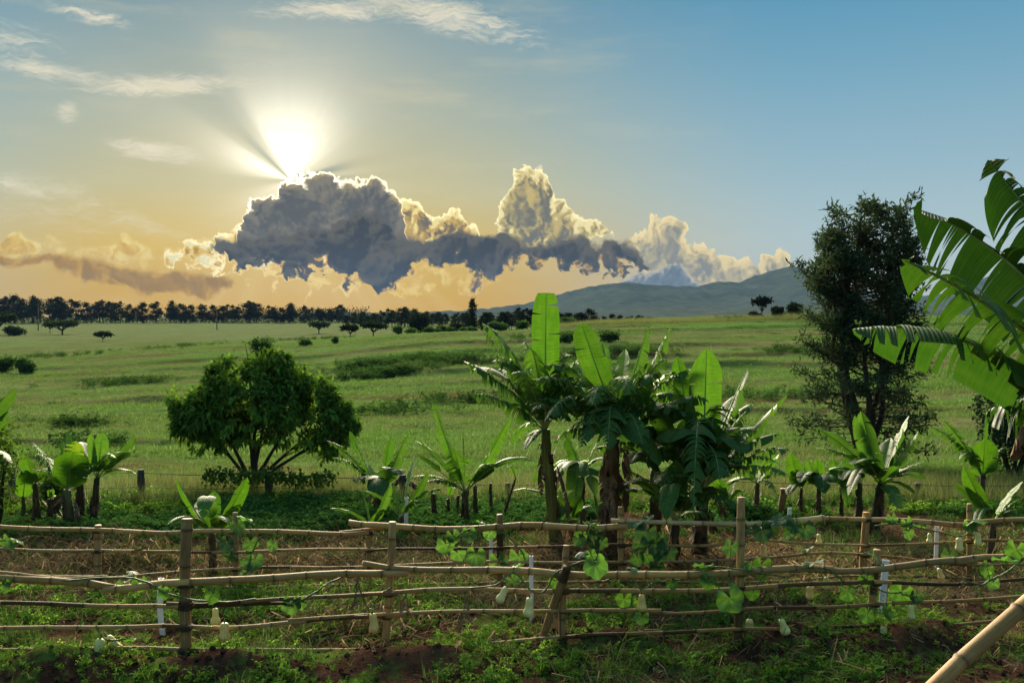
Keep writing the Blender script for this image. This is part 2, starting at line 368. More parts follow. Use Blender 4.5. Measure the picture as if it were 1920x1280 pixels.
def height(x, y):
    x = np.asarray(x, float); y = np.asarray(y, float)
    yy = np.clip(y, 5.01, 8990); a = np.clip(x / np.maximum(yy, 12), _AZ[0], _AZ[-1])
    fy = (np.log(yy) - _LY[0]) / (_LY[1] - _LY[0]); iy = np.clip(fy.astype(int), 0, 898); fy = fy - iy
    ja = np.clip(np.searchsorted(_AZ, a, side='right') - 1, 0, len(_AZ) - 2); fa = (a - _AZ[ja]) / (_AZ[ja + 1] - _AZ[ja]); fa = fa * fa * (3 - 2 * fa)
    g = lambda j: _TAB[j, iy] * (1 - fy) + _TAB[j, iy + 1] * fy
    z = g(ja) * (1 - fa) + g(ja + 1) * fa
    # terraces: banks that wander across the slope
    wob = y + .05 * x + 5. * (fbm(x * .05 + 3, y * .03, 2) - .5) + 1.6 * (fbm(x * .25, y * .12 + 9, 2) - .5)
    for i, (c, h, w) in enumerate(_RIDGES):
        m = sstep(.36, .66, fbm(x * .07 + i * 7.7, y * .01 + i * 3.1, 3))
        d = wob - c
        z = z + h * m * np.where(d < 0, np.exp(-(d / (w * .45)) ** 2), np.exp(-(d / (w * 2.2)) ** 2))
    far = sstep(15.5, 22, y)
    z = z + far * (.10 * (fbm(x * .5, y * .4, 3) - .5) + .5 * (fbm(x * .03 + 5, y * .03, 2) - .5) * sstep(60, 200, y))
    # garden soil: clods and shallow furrows
    nr = 1 - sstep(14.5, 16.5, y)
    z = z + nr * (.10 * (fbm(x * .9 + 4, y * 1.4, 4) - .5) + .05 * (fbm(x * 4, y * 5, 3) - .5))
    for (mx, my, rx, ry, mh) in MOUNDS:
        q = ((x - mx) / rx) ** 2 + ((y - my) / ry) ** 2
        z = z + mh * np.exp(-q * 1.3) * (1 + .5 * (fbm(x * 6 + mx, y * 6, 3) - .5))
    return z
def G(px, d):
    """ground point at depth d in the column of photograph pixel px"""
    x = float(P(px, 640, d)[0]); return np.array((x, d, float(height(np.array([x]), np.array([float(d)]))[0])))

# ------------------------------------------------------------------ materials
def material(name):
    m = bpy.data.materials.new(name); m.use_nodes = True; t = NT(m.node_tree); t.n.clear()
    out = t.new('ShaderNodeOutputMaterial'); return m, t, out
def pos(t): return t.new('ShaderNodeNewGeometry').outputs['Position']
def attr(t, n): return t.new('ShaderNodeAttribute', attribute_name=n).outputs[0]
def bump(t, h, s=.3, d=.02):
    b = t.new('ShaderNodeBump'); b.inputs['Strength'].default_value = s; b.inputs['Distance'].default_value = d; t.put(b.inputs['Height'], h); return b.outputs[0]
def principled(t, out, col, rough=.6, spec=.3, normal=None, transl=None, tfac=.35):
    b = t.new('ShaderNodeBsdfPrincipled'); t.put(b.inputs['Base Color'], col); t.put(b.inputs['Roughness'], rough); t.put(b.inputs['Specular IOR Level'], spec)
    if normal is not None: t.l.new(normal, b.inputs['Normal'])
    s = b.outputs[0]
    if transl is not None:
        tr = t.new('ShaderNodeBsdfTranslucent'); t.put(tr.inputs[0], transl)
        mx = t.new('ShaderNodeMixShader'); t.put(mx.inputs[0], tfac); t.l.new(s, mx.inputs[1]); t.l.new(tr.outputs[0], mx.inputs[2]); s = mx.outputs[0]
    t.l.new(s, out.inputs[0]); return b
def matt(t, out, c, normal):
    d = t.new('ShaderNodeBsdfDiffuse'); t.put(d.inputs[0], c); t.l.new(normal, d.inputs['Normal']); t.l.new(d.outputs[0], out.inputs[0])
def objcol(t): return t.new('ShaderNodeObjectInfo').outputs['Color']
def objrand(t): return t.new('ShaderNodeObjectInfo').outputs['Random']
M = {}
def mat_banana():
    m, t, o = material('banana_leaf'); uv = t.new('ShaderNodeTexCoord').outputs['UV']
    u, v, _ = t.sep(uv)
    vein = t.noise(t.xyz(t.m('MULTIPLY', u, 95.), t.m('MULTIPLY', v, 1.2), 0.), 1., 3., .6)
    blot = t.noise(t.xyz(t.m('MULTIPLY', u, 6.), t.m('MULTIPLY', v, 3.), 0.), 1., 4., .6)
    k = t.m('ADD', t.m('MULTIPLY', vein, .7), t.m('MULTIPLY', blot, .6))
    base = t.ramp(k, [(.35, (.022, .062, .012)), (.62, (.038, .105, .018)), (.9, (.075, .155, .028))])
    tr = t.ramp(k, [(.35, (.06, .18, .010)), (.65, (.10, .25, .014)), (.9, (.17, .31, .025))])
    edge = t.ss(.93, 1., t.m('ABSOLUTE', v))
    base = t.mix(t.m('MULTIPLY', edge, .6), base, (.14, .10, .04))
    base = t.mix(1., base, objcol(t), 'MULTIPLY'); tr = t.mix(1., tr, objcol(t), 'MULTIPLY')
    w = t.m('SINE', t.m('MULTIPLY', u, 420.))
    principled(t, o, base, t.lin(.3, .7, blot, .46, .62), .22, bump(t, t.m('ADD', w, t.m('MULTIPLY', vein, 3.)), .35, .004), tr, .21)
    return m
def mat_leaf(name, dark, light, tr, tfac=.3, rough=.5, scale=1.5, spec=.12, bands=None, vein=False):
    m, t, o = material(name)
    oi = t.new('ShaderNodeObjectInfo')
    n = t.noise(pos(t), scale, 4., .6)
    k = t.m('ADD', t.m('MULTIPLY', n, .7), t.m('MULTIPLY', oi.outputs['Random'], .35))
    c = t.ramp(k, [(.25, dark), (.75, light)])
    if bands:                                           # drier streaks that follow the terraces
        x, y, z = t.sep(pos(t)); bn = t.ss(.42, .62, t.noise(t.xyz(t.m('MULTIPLY', x, .035), t.m('MULTIPLY', y, .17), 0.), 1., 5., .62, .6)); c = t.mix(t.m('MULTIPLY', bn, .45), c, bands); tr = t.mix(t.m('MULTIPLY', bn, .45), tr, bands)
    c = t.mix(1., c, attr(t, 'tint'), 'MULTIPLY'); c = t.mix(1., c, oi.outputs['Color'], 'MULTIPLY')
    trc = t.mix(1., t.mix(1., tr, attr(t, 'tint'), 'MULTIPLY'), oi.outputs['Color'], 'MULTIPLY')
    if spec <= .12:                                     # matt foliage: no sheen
        d = t.new('ShaderNodeBsdfDiffuse'); t.put(d.inputs[0], c); tr_ = t.new('ShaderNodeBsdfTranslucent'); t.put(tr_.inputs[0], trc)
        mx = t.new('ShaderNodeMixShader'); mx.inputs[0].default_value = tfac; t.l.new(d.outputs[0], mx.inputs[1]); t.l.new(tr_.outputs[0], mx.inputs[2]); t.l.new(mx.outputs[0], o.inputs[0])
    else: principled(t, o, c, rough, spec, bump(t, t.noise(pos(t), 90., 2., .5), .15, .01), trc, tfac)
    return m
def mat_bark(name, c1, c2, c3, su=3., sv=14., rough=.85, b=.5):
    m, t, o = material(name); u, v, _ = t.sep(t.new('ShaderNodeTexCoord').outputs['UV'])
    a = t.m('MULTIPLY', v, 2 * pi)
    q = t.xyz(t.m('MULTIPLY', u, su), t.m('MULTIPLY', t.m('SINE', a), sv * .16), t.m('MULTIPLY', t.m('COSINE', a), sv * .16))
    n = t.noise(t.v('ADD', q, t.v('SCALE', pos(t), .3)), 2.0, 6., .65); n2 = t.noise(pos(t), 2.5, 4., .6)
    c = t.ramp(t.m('ADD', t.m('MULTIPLY', n, .7), t.m('MULTIPLY', n2, .35)), [(.32, c1), (.54, c2), (.75, c3)])
    c = t.mix(1., c, attr(t, 'tint'), 'MULTIPLY')
    principled(t, o, c, rough, .2, bump(t, n, b, .02)); return m
def mat_bamboo():
    m, t, o = material('bamboo'); u, v, _ = t.sep(t.new('ShaderNodeTexCoord').outputs['UV'])
    a = t.m('MULTIPLY', v, 2 * pi)
    n = t.noise(t.xyz(t.m('MULTIPLY', u, 1.6), t.m('SINE', a), t.m('COSINE', a)), 3.2, 5., .6)
    st = t.noise(t.xyz(t.m('MULTIPLY', u, 4.), t.m('MULTIPLY', t.m('SINE', a), 9.), t.m('MULTIPLY', t.m('COSINE', a), 9.)), 2., 3., .6)
    sp = t.noise(pos(t), 26., 4., .7)
    c = t.ramp(t.m('ADD', t.m('MULTIPLY', n, .6), t.m('MULTIPLY', st, .45)), [(.33, (.19, .105, .038)), (.52, (.36, .225, .085)), (.72, (.54, .40, .20))])
    c = t.mix(t.m('MULTIPLY', t.ss(.58, .74, sp), .7), c, (.07, .05, .035))
    c = t.mix(1., c, attr(t, 'tint'), 'MULTIPLY'); c = t.mix(1., c, objcol(t), 'MULTIPLY')
    principled(t, o, c, .62, .2, bump(t, t.m('ADD', st, sp), .3, .008)); return m
def mat_plain(name, c1, c2, scale=8., rough=.6, spec=.3, b=.2, bd=.01):
    m, t, o = material(name); n = t.noise(pos(t), scale, 5., .6)
    c = t.ramp(n, [(.35, c1), (.68, c2)]); c = t.mix(1., c, attr(t, 'tint'), 'MULTIPLY'); c = t.mix(1., c, objcol(t), 'MULTIPLY')
    principled(t, o, c, rough, spec, bump(t, n, b, bd)); return m
def mat_squash():
    m, t, o = material('squash_skin'); u, v, _ = t.sep(t.new('ShaderNodeTexCoord').outputs['UV'])
    n = t.noise(pos(t), 14., 5., .6)
    rib = t.m('SINE', t.m('MULTIPLY', v, 2 * pi * 10))
    c = t.ramp(t.m('ADD', n, t.m('MULTIPLY', rib, .07)), [(.3, (.60, .52, .24)), (.7, (.80, .72, .38))])
    c = t.mix(1., c, objcol(t), 'MULTIPLY'); c = t.mix(t.m('MULTIPLY', t.ss(.62, .72, t.noise(pos(t), 45., 3., .6)), .4), c, (.30, .20, .09))
    principled(t, o, c, .42, .4, bump(t, rib, .1, .01)); return m
def mat_soil():
    m, t, o = material('garden_soil'); p = pos(t)
    n1 = t.noise(p, 1.3, 5., .6); n2 = t.noise(p, 9., 6., .7); n3 = t.noise(p, 45., 4., .7)
    k = t.m('ADD', t.m('MULTIPLY', n2, .6), t.m('MULTIPLY', n3, .4))
    soil = t.ramp(k, [(.32, (.018, .010, .007)), (.5, (.052, .028, .018)), (.7, (.115, .066, .044))])
    litter = t.ramp(k, [(.3, (.05, .035, .02)), (.55, (.15, .11, .06)), (.75, (.30, .235, .14))])
    moss = t.ramp(k, [(.3, (.03, .06, .010)), (.7, (.10, .17, .028))])
    y = t.sep(p)[1]
    c = t.mix(t.m('MULTIPLY', t.ss(.50, .60, t.noise(p, 2.2, 5., .65)), .85), soil, moss)
    lm = t.m('MULTIPLY', t.ss(10.0, 10.9, y), t.ss(13.6, 12.6, y))
    c = t.mix(t.m('MULTIPLY', lm, t.ss(.40, .56, n1)), c, litter)
    c = t.mix(t.ss(.55, .68, t.noise(p, .8, 4., .6)), c, t.mix(.5, soil, (.13, .06, .035)))
    matt(t, o, c, bump(t, k, .9, .05)); return m
def mat_pasture():
    m, t, o = material('pasture_grass'); p = pos(t); x, y, z = t.sep(p)
    ps = t.xyz(t.m('MULTIPLY', x, .035), t.m('MULTIPLY', y, .17), 0.)
    band = t.noise(ps, 1., 5., .62, .6); n1 = t.noise(p, .22, 6., .6); n2 = t.noise(p, 1.7, 6., .7); n3 = t.noise(p, 9., 4., .7)
    k = t.m('ADD', t.m('ADD', t.m('MULTIPLY', n1, .45), t.m('MULTIPLY', n2, .35)), t.m('MULTIPLY', n3, .3))
    g = t.ramp(k, [(.36, (.036, .078, .020)), (.52, (.078, .142, .036)), (.66, (.130, .198, .062)), (.8, (.20, .25, .11))])
    dry = t.ramp(k, [(.35, (.062, .062, .026)), (.55, (.130, .122, .056)), (.75, (.21, .19, .10))])
    c = t.mix(t.m('MULTIPLY', t.ss(.44, .60, band), .7), g, dry)
    c = t.mix(t.m('MULTIPLY', t.ss(.54, .64, t.noise(ps, 1.7, 4., .6)), .7), c, (.10, .062, .032))
    c = t.mix(t.m('MULTIPLY', t.ss(.57, .68, t.noise(p, .35, 5., .65)), .8), c, (.026, .070, .012))
    # haze put into the colour: the far flat pales to a greyer, hay-like green
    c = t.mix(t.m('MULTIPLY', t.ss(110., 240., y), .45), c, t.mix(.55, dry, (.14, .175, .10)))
    matt(t, o, c, bump(t, t.m('ADD', n2, n3), .9, .25)); return m
M['banana'] = mat_banana()
M['rib'] = mat_plain('banana_midrib', (.16, .22, .06), (.30, .34, .12), 6., .45, .4)
M['pseudo'] = mat_bark('banana_stem', (.022, .014, .010), (.075, .045, .026), (.17, .12, .055), 1.2, 14., .7, .5)
M['dead'] = mat_plain('dry_banana_leaf', (.09, .055, .03), (.30, .21, .12), 12., .85, .15, .5, .02)
M['bamboo'] = mat_bamboo()
M['oldwood'] = mat_bark('weathered_wood', (.03, .024, .019), (.09, .072, .055), (.17, .145, .115), 1., 18., .9, .6)
M['bark'] = mat_bark('tree_bark', (.014, .010, .007), (.045, .033, .024), (.095, .075, .055), 2., 10., .9, .7)
M['vine'] = mat_plain('vine_stem', (.05, .085, .02), (.13, .18, .05), 20., .6, .3)
M['dryvine'] = mat_plain('dry_twig', (.06, .042, .028), (.20, .15, .09), 20., .85, .2)
M['tie'] = mat_plain('lashing_twine', (.03, .02, .014), (.09, .06, .035), 40., .9, .1)
M['pvc'] = mat_plain('white_plastic', (.62, .63, .64), (.80, .80, .80), 7., .35, .45, .05)
M['squash'] = mat_squash()
M['wire'] = mat_plain('rusty_wire', (.03, .022, .018), (.08, .06, .05), 30., .6, .4)
M['sqleaf'] = mat_leaf('squash_leaf', (.022, .070, .032), (.058, .130, .052), (.12, .27, .030), .28, .6, 14., .25)
M['weed'] = mat_leaf('weed_leaf', (.045, .110, .018), (.125, .235, .040), (.20, .38, .04), .42, .65, 3.)
M['cover'] = mat_leaf('cover_leaf', (.022, .066, .018), (.060, .145, .032), (.08, .20, .025), .25, .65, 2.)
M['blade'] = mat_leaf('grass_blade', (.040, .094, .022), (.104, .195, .048), (.14, .26, .045), .38, .6, 1.2, bands=(.150, .165, .065))
M['haygrass'] = mat_leaf('hay_grass', (.060, .10, .026), (.15, .175, .065), (.17, .20, .06), .35, .7, 1.2)
M['treeleaf'] = mat_leaf('tree_leaf', (.028, .074, .014), (.080, .160, .028), (.12, .23, .02), .30, .5, 1.2, .1)
M['darkleaf'] = mat_leaf('dark_leaf', (.022, .042, .024), (.058, .088, .050), (.07, .11, .04), .24, .55, 1.0)
M['farleaf'] = mat_leaf('far_leaf', (.009, .015, .007), (.026, .036, .013), (.03, .045, .010), .15, .7, .3)
M['bushleaf'] = mat_leaf('bush_leaf', (.026, .066, .016), (.070, .140, .032), (.09, .18, .03), .2, .6, .5)
M['straw'] = mat_leaf('straw', (.13, .10, .055), (.34, .27, .16), (.2, .15, .08), .2, .8, 5.)
M['soil'] = mat_soil(); M['pasture'] = mat_pasture()

# ------------------------------------------------------------------ ground, pasture, mountains, haze
for (px, d, rx, ry, mh) in [(95, 8.35, .62, .30, .19), (425, 8.22, .72, .34, .22), (800, 8.5, .62, .32, .18), (1155, 8.95, .48, .26, .17), (1480, 8.9, .60, .32, .23), (1745, 9.05, .56, .30, .18),
                            (250, 11.9, .9, .4, .16), (1110, 12.1, 1.2, .5, .12)]:
    MOUNDS.append((float(P(px, 640, d)[0]), d, rx, ry, mh))
def sheet(name, rows, cols, mat):
    Y, A = np.meshgrid(rows, cols, indexing='ij')
    X = A * np.maximum(14., Y * .75)
    Z = height(X, Y); n, k = X.shape
    i = np.arange(n - 1)[:, None] * k + np.arange(k - 1)[None]
    mb = MB(); mb.add(np.stack([X, Y, Z], -1), np.stack([i, i + 1, i + k + 1, i + k], -1).reshape(-1, 4))
    o = mb.build(name, mat); o['kind'] = 'structure'; return o
near = np.concatenate([np.linspace(-60, 5, 14), np.arange(5.4, 8, .15), np.arange(8, 15.6, .06), [15.6]])
sheet('garden_soil', near, np.concatenate([np.linspace(-3, -.75, 10)[:-1], np.linspace(-.75, .75, 330), np.linspace(.75, 3, 10)[1:]]), M['soil'])
fr = [15.6]
while fr[-1] < 140: fr.append(fr[-1] + max(.12, fr[-1] * .0045))
while fr[-1] < 3600: fr.append(fr[-1] * 1.03)
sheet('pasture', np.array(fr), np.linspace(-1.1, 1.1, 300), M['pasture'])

def ridge(name, d, pts, depth, mat, seed, rough, spread):
    """a hill range with a crest through the given photograph pixels, sloping down towards the camera"""
    xs = np.linspace(pts[0][0], pts[-1][0], 420); ys = np.interp(xs, [p[0] for p in pts], [p[1] for p in pts])
    ys = np.convolve(np.pad(ys, 1, mode='edge'), np.array((.25, .5, .25)), 'valid')
    crest = np.array([P(a, b, d) for a, b in zip(xs, ys)])
    crest[:, 2] += rough * (fbm(xs * .11 + seed, xs * 0 + seed, 4) - .5) * 2
    nr = 40; V = []
    for j in range(nr + 1):
        s = j / nr; f = (1 - s) ** 1.15
        x = crest[:, 0]; y = d - depth * s
        gul = (fbm(x * .008 + seed, np.full_like(x, y * .003), 5) - .5) * spread * min(1, s * 6) * (1 - s)
        V.append(np.stack([x * (1 - .0 * s), np.full_like(x, y), np.maximum(crest[:, 2] * f + gul, -6 - 0 * x)], 1))
    back = crest.copy(); back[:, 1] += depth * .8; back[:, 2] = -6
    V = np.array([back] + V); n, k = V.shape[:2]
    i = np.arange(n - 1)[:, None] * k + np.arange(k - 1)[None]
    mb = MB(); mb.add(V, np.stack([i + k, i + k + 1, i + 1, i], -1).reshape(-1, 4))
    o = mb.build(name, mat); o['kind'] = 'structure'; return o
def mat_hill():
    m, t, o = material('wooded_slope'); p = pos(t); n = t.noise(p, .03, 6., .7)
    c = t.ramp(n, [(.35, (.034, .048, .036)), (.7, (.080, .096, .074))]); matt(t, o, c, bump(t, n, 1., 6.)); return m
M['hill'] = mat_hill()
ridge('mountain', 3050, [(480, 592), (620, 588), (780, 585), (880, 581), (925, 577), (985, 569), (1030, 556), (1085, 541), (1120, 535), (1165, 530), (1195, 531), (1225, 534), (1270, 537), (1310, 536), (1335, 529), (1365, 528), (1385, 531), (1405, 521), (1450, 506), (1490, 499), (1530, 511), (1600, 540), (1680, 560), (1780, 548), (1850, 520), (1890, 505), (1940, 516), (2050, 545), (2300, 590)], 900, M['hill'], 3.3, 4.5, 60)
ridge('foothills', 1900, [(380, 596), (560, 590), (700, 587), (860, 585), (940, 583), (1050, 588), (1090, 586), (1130, 582), (1180, 578), (1300, 576), (1420, 575), (1560, 572), (1700, 578), (1900, 574), (2100, 580), (2300, 596)], 500, M['hill'], 9.1, 3., 16)

def haze():
    x0, x1, y0, y1, z0, z1 = -2700, 2700, -120, 3560, -9., 152.
    V = [(x, y, z) for z in (z0, z1) for y in (y0, y1) for x in (x0, x1)]
    mb = MB(); mb.add(V, [(0, 2, 3, 1), (4, 5, 7, 6), (0, 1, 5, 4), (2, 6, 7, 3), (0, 4, 6, 2), (1, 3, 7, 5)])
    m, t, o = material('air'); v = t.new('ShaderNodeVolumePrincipled'); v.inputs['Color'].default_value = (.40, .66, 1., 1); v.inputs['Density'].default_value = HAZE; v.inputs['Anisotropy'].default_value = -.6
    t.l.new(v.outputs[0], o.inputs['Volume'])
    b = mb.build('haze', m, smooth=False); b['kind'] = 'stuff'; return b
HAZE = 0.95e-4
haze()

# ------------------------------------------------------------------ leaves
def banana_leaf(P0, Cc, P1, W, tear=.3, fold=.35, grav=.5, roll=0., seed=0, pet=.14, nseg=26, ns=4, flag=0, blunt=.0, half=(1, 1)):
    """blade and midrib meshes of one banana leaf along a quadratic curve; tear 0..1 splits the blade into hanging strips"""
    r = np.random.default_rng(seed); P0, Cc, P1 = map(np.asarray, (P0, Cc, P1)); L = np.linalg.norm(P1 - P0) + 1e-6
    K = 64; line = bez(P0, Cc, P1, K); ts = np.linspace(0, 1, K)
    T = np.gradient(line, axis=0); T /= np.linalg.norm(T, axis=1, keepdims=True)
    ref = unit((0, .30, 1.)); B = np.cross(T, ref); bl = np.linalg.norm(B, axis=1, keepdims=True)
    B = B / np.maximum(bl, 1e-6)
    if np.dot(B.mean(0), (1, 0, 0)) < 0 and abs(T[:, 2]).mean() > .75: B = -B
    N = np.cross(B, T); c, s = cos(roll), sin(roll); B, N = B * c + N * s, N * c - B * s
    at = lambda A, t: np.stack([np.interp(t, ts, A[:, i]) for i in range(3)], -1)
    def width(tb):
        return W * np.minimum(1, (np.clip(tb, 0, 1) / .16 + .02) ** .62) * np.maximum(0., 1 - np.clip((tb - .58) / .42, 0, 1) ** 2.6 * .93 * (1 - blunt))
    mb = MB()
    edges = np.linspace(0, 1, nseg + 1)
    for side in (-1, 1):
        sw = half[0] if side < 0 else half[1]
        if sw <= 0: continue
        i = 0; wave = r.random() * 6
        while i < nseg:
            if tear <= 0.02: n = nseg
            else: n = max(1, int(r.geometric(min(.95, tear)) if tear > .15 else r.integers(nseg // 4, nseg // 2 + 1)))
            if flag and i >= nseg - flag: n = nseg - i
            n = min(n, nseg - i)
            tb = edges[i:i + n + 1]; kk = len(tb); S = np.linspace(0, 1, ns + 1)
            gd = grav * (1 + r.normal() * .28 * (tear > .1)); lean = .10 + .10 * r.normal() * min(1, tear * 2); fo = fold + r.normal() * .16 * min(1, tear * 3)
            if flag and i >= nseg - flag: gd *= .15; fo = .1
            gap = (.016 + .05 * r.random() * min(1., tear * 2)) / 2 if tear > .02 else 0
            shrink = 1 - .22 * r.random() * min(1, tear * 2.)
            tt = np.clip(tb[:, None] + np.where(np.arange(kk) == 0, 1, np.where(np.arange(kk) == kk - 1, -1, 0))[:, None] * gap * S[None] ** 1.2 * (n < nseg), 0, 1)
            wv = .10 * np.sin(tb * 19 + wave)
            pt = at(line, pet + (1 - pet) * tt); Bb = at(B, pet + (1 - pet) * tt) * side; Nn = at(N, pet + (1 - pet) * tt); Tt = at(T, pet + (1 - pet) * tt)
            w = width(tb)[:, None] * shrink * sw
            V = np.zeros((kk, ns + 1, 3)); cur = pt[:, 0].copy(); V[:, 0] = cur; curl = r.normal() * .35 * min(1, tear * 1.5)
            for q in range(1, ns + 1):
                sm = (q - .5) / ns; th = fo * (1 - sm * .7) + wv * sm + curl * sm * sm
                d = cos(0) * Bb[:, q] * np.cos(th)[:, None] + Nn[:, q] * np.sin(th)[:, None] + Tt[:, q] * lean
                d = d + np.array((0, 0, -1.)) * gd * sm * 1.7
                d /= np.linalg.norm(d, axis=1, keepdims=True)
                cur = cur + d * w / ns + (pt[:, q] - pt[:, q - 1]); V[:, q] = cur
            a = np.arange(kk - 1)[:, None] * (ns + 1) + np.arange(ns)[None]
            Q = np.stack([a, a + 1, a + ns + 2, a + ns + 1], -1).reshape(-1, 4)
            if side < 0: Q = Q[:, ::-1]
            uv = np.stack([np.repeat(pet + (1 - pet) * tb, ns + 1) * L / 1.5 + seed * .37, np.tile(S, kk) * side], 1)
            mb.add(V, Q, None, uv); i += n
    rb = MB(); n = 14
    tr = np.linspace(0, .985, n); rad = np.interp(tr, [0, .15, .5, 1], [.020, .016, .010, .003]) * min(1.6, max(.45, L / 1.6))
    mid = at(line, tr); mid = mid - at(N, tr) * rad[:, None] * .35
    tube(rb, mid, rad, 6, cap=False)
    return mb, rb
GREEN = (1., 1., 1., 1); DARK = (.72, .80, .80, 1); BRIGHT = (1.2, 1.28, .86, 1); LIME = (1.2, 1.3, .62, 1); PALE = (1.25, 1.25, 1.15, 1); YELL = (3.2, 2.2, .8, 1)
LEAFSEED = [100]
def add_leaf(root, start, tip, W, dd=0., bend=.12, side=0., col=GREEN, **kw):
    """start and tip in world metres; bend lifts the middle, side pushes it sideways, both as a share of the length"""
    start = np.asarray(start, float); tip = np.asarray(tip, float); L = np.linalg.norm(tip - start)
    c = (start + tip) / 2 + np.array((side * L * 2, 0, bend * L * 2)); LEAFSEED[0] += 1
    b, rb = banana_leaf(start - root.location, c - np.array(root.location), tip - np.array(root.location), W, seed=LEAFSEED[0], **kw)
    lo = b.build('leaf', M['banana'], root); lo.color = col
    ro = rb.build('midrib', M['rib'], lo); return lo
def pseudostem(root, base, top, r0, r1, seed, dark=1., dead=0, lean=0.):
    r = np.random.default_rng(seed); base = np.asarray(base) - np.array((0, 0, .06)); top = np.asarray(top); n = 16
    pts = base + (top - base) * np.linspace(0, 1, n)[:, None]; pts[:, 0] += lean * np.sin(np.linspace(0, pi, n)); pts[:, :2] += r.normal(size=(n, 2)) * r0 * .05
    rad = np.interp(np.linspace(0, 1, n), [0, .06, .5, 1], [r0 * 1.25, r0 * 1.05, (r0 + r1) / 2, r1])
    mb = MB(); loc = np.array(root.location); L = np.linalg.norm(top - base)
    tint = np.interp(np.linspace(0, 1, n), [0, .55, 1], [.8, 1., 1.])[:, None] * np.broadcast_to(dark, (3,)) * (1 + .7 * np.linspace(0, 1, n)[:, None] * np.array([[-.1, .75, .0]]))
    tube(mb, pts - loc, rad, 12, tint=tint, rough=.05, r=r)
    # old leaf sheaths peeling off the stem
    for q in range(int(8 + L * 6)):
        t = r.uniform(.05, .92); a = r.uniform(0, 2 * pi); ln = r.uniform(.14, .34) * (.5 + .35 * L); c = base + (top - base) * t - loc; rr = np.interp(t, [0, 1], [r0, r1]) * 1.06
        o = np.array((cos(a), sin(a), 0)); tg = np.array((-sin(a), cos(a), 0)); w = rr * r.uniform(.3, .7); P_ = []
        for z in np.linspace(0, 1, 4):
            p = c + o * (rr + .05 * z ** 2 * r.uniform(.2, 1.6)) + np.array((0, 0, ln * (z - .5) * r.choice([1, -1])))
            P_ += [p - tg * w * (1 - z * .8), p + tg * w * (1 - z * .8)]
        mb.add(P_, [(0, 1, 3, 2), (2, 3, 5, 4), (4, 5, 7, 6)], None, [(z, h) for z in np.linspace(0, ln, 4) for h in (0, .2)], np.array((1.5, 1.3, 1.15)) * r.uniform(.5, 1.6))
    mb.build('pseudostem', M['pseudo'], root)
    for q in range(dead):
        t = r.uniform(.72, 1.); a = r.uniform(0, 2 * pi); c = base + (top - base) * t; rr = r1 * 1.0; o = np.array((cos(a), sin(a) * .7, 0)); ln = r.uniform(.55, 1.1) * min(1, L * .55)
        p0 = c + o * rr; p1 = c + o * (rr + r.uniform(.05, .22)) - np.array((0, 0, ln))
        m_ = (p0 + p1) / 2 + o * .12 + np.array((0, 0, .1))
        b, _ = banana_leaf(p0 - loc, m_ - loc, p1 - loc, r.uniform(.06, .13), seed=int(r.integers(1e6)), tear=.55, fold=-.8, grav=1.2, roll=r.uniform(-1, 1), nseg=14, ns=3)
        d = b.build('dead_leaf', M['dead'], root); k = r.uniform(.5, 1.3); d.color = (k, k, k, 1)

# ------------------------------------------------------------------ scattered ground cover (geometry nodes; sources live in an unlinked collection)
def source_collection(name, meshes):
    c = bpy.data.collections.new(name)
    for m in meshes: c.objects.link(bpy.data.objects.new(m.name, m))
    return c
def scatter(name, label, X, Y, scale, coll, seed, mat, tilt=.25, zoff=0., cat=None, flat=False):
    r = np.random.default_rng(seed); n = len(X); Z = height(X, Y) + zoff
    me = bpy.data.meshes.new(name); me.vertices.add(n); me.vertices.foreach_set('co', np.stack([X, Y, Z], 1).astype(np.float32).ravel())
    a = me.attributes.new('rot', 'FLOAT_VECTOR', 'POINT'); a.data.foreach_set('vector', np.stack([r.normal(size=n) * tilt, r.normal(size=n) * tilt, r.random(n) * 2 * pi], 1).astype(np.float32).ravel())
    a = me.attributes.new('scl', 'FLOAT', 'POINT'); a.data.foreach_set('value', np.asarray(scale, np.float32))
    me.materials.append(mat)
    o = link(name, me); o['kind'] = 'stuff'; o['label'] = label
    ng = bpy.data.node_groups.new(name, 'GeometryNodeTree')
    ng.interface.new_socket('Geometry', in_out='INPUT', socket_type='NodeSocketGeometry'); ng.interface.new_socket('Geometry', in_out='OUTPUT', socket_type='NodeSocketGeometry')
    N = ng.nodes; gi = N.new('NodeGroupInput'); go = N.new('NodeGroupOutput')
    ip = N.new('GeometryNodeInstanceOnPoints'); ci = N.new('GeometryNodeCollectionInfo'); ci.inputs['Collection'].default_value = coll
    ci.inputs['Separate Children'].default_value = True; ci.inputs['Reset Children'].default_value = True
    rv = N.new('FunctionNodeRandomValue'); rv.data_type = 'INT'; rv.inputs[4].default_value = 0; rv.inputs[5].default_value = 50
    na = N.new('GeometryNodeInputNamedAttribute'); na.data_type = 'FLOAT_VECTOR'; na.inputs[0].default_value = 'rot'
    nb = N.new('GeometryNodeInputNamedAttribute'); nb.data_type = 'FLOAT'; nb.inputs[0].default_value = 'scl'
    er = N.new('FunctionNodeEulerToRotation')
    L = ng.links.new
    L(gi.outputs[0], ip.inputs['Points']); L(ci.outputs[0], ip.inputs['Instance']); ip.inputs['Pick Instance'].default_value = True
    L(rv.outputs[2], ip.inputs['Instance Index']); L(na.outputs[0], er.inputs[0]); L(er.outputs[0], ip.inputs['Rotation']); L(nb.outputs[0], ip.inputs['Scale'])
    L(ip.outputs[0], go.inputs[0])
    md = o.modifiers.new('scatter', 'NODES'); md.node_group = ng
    return o
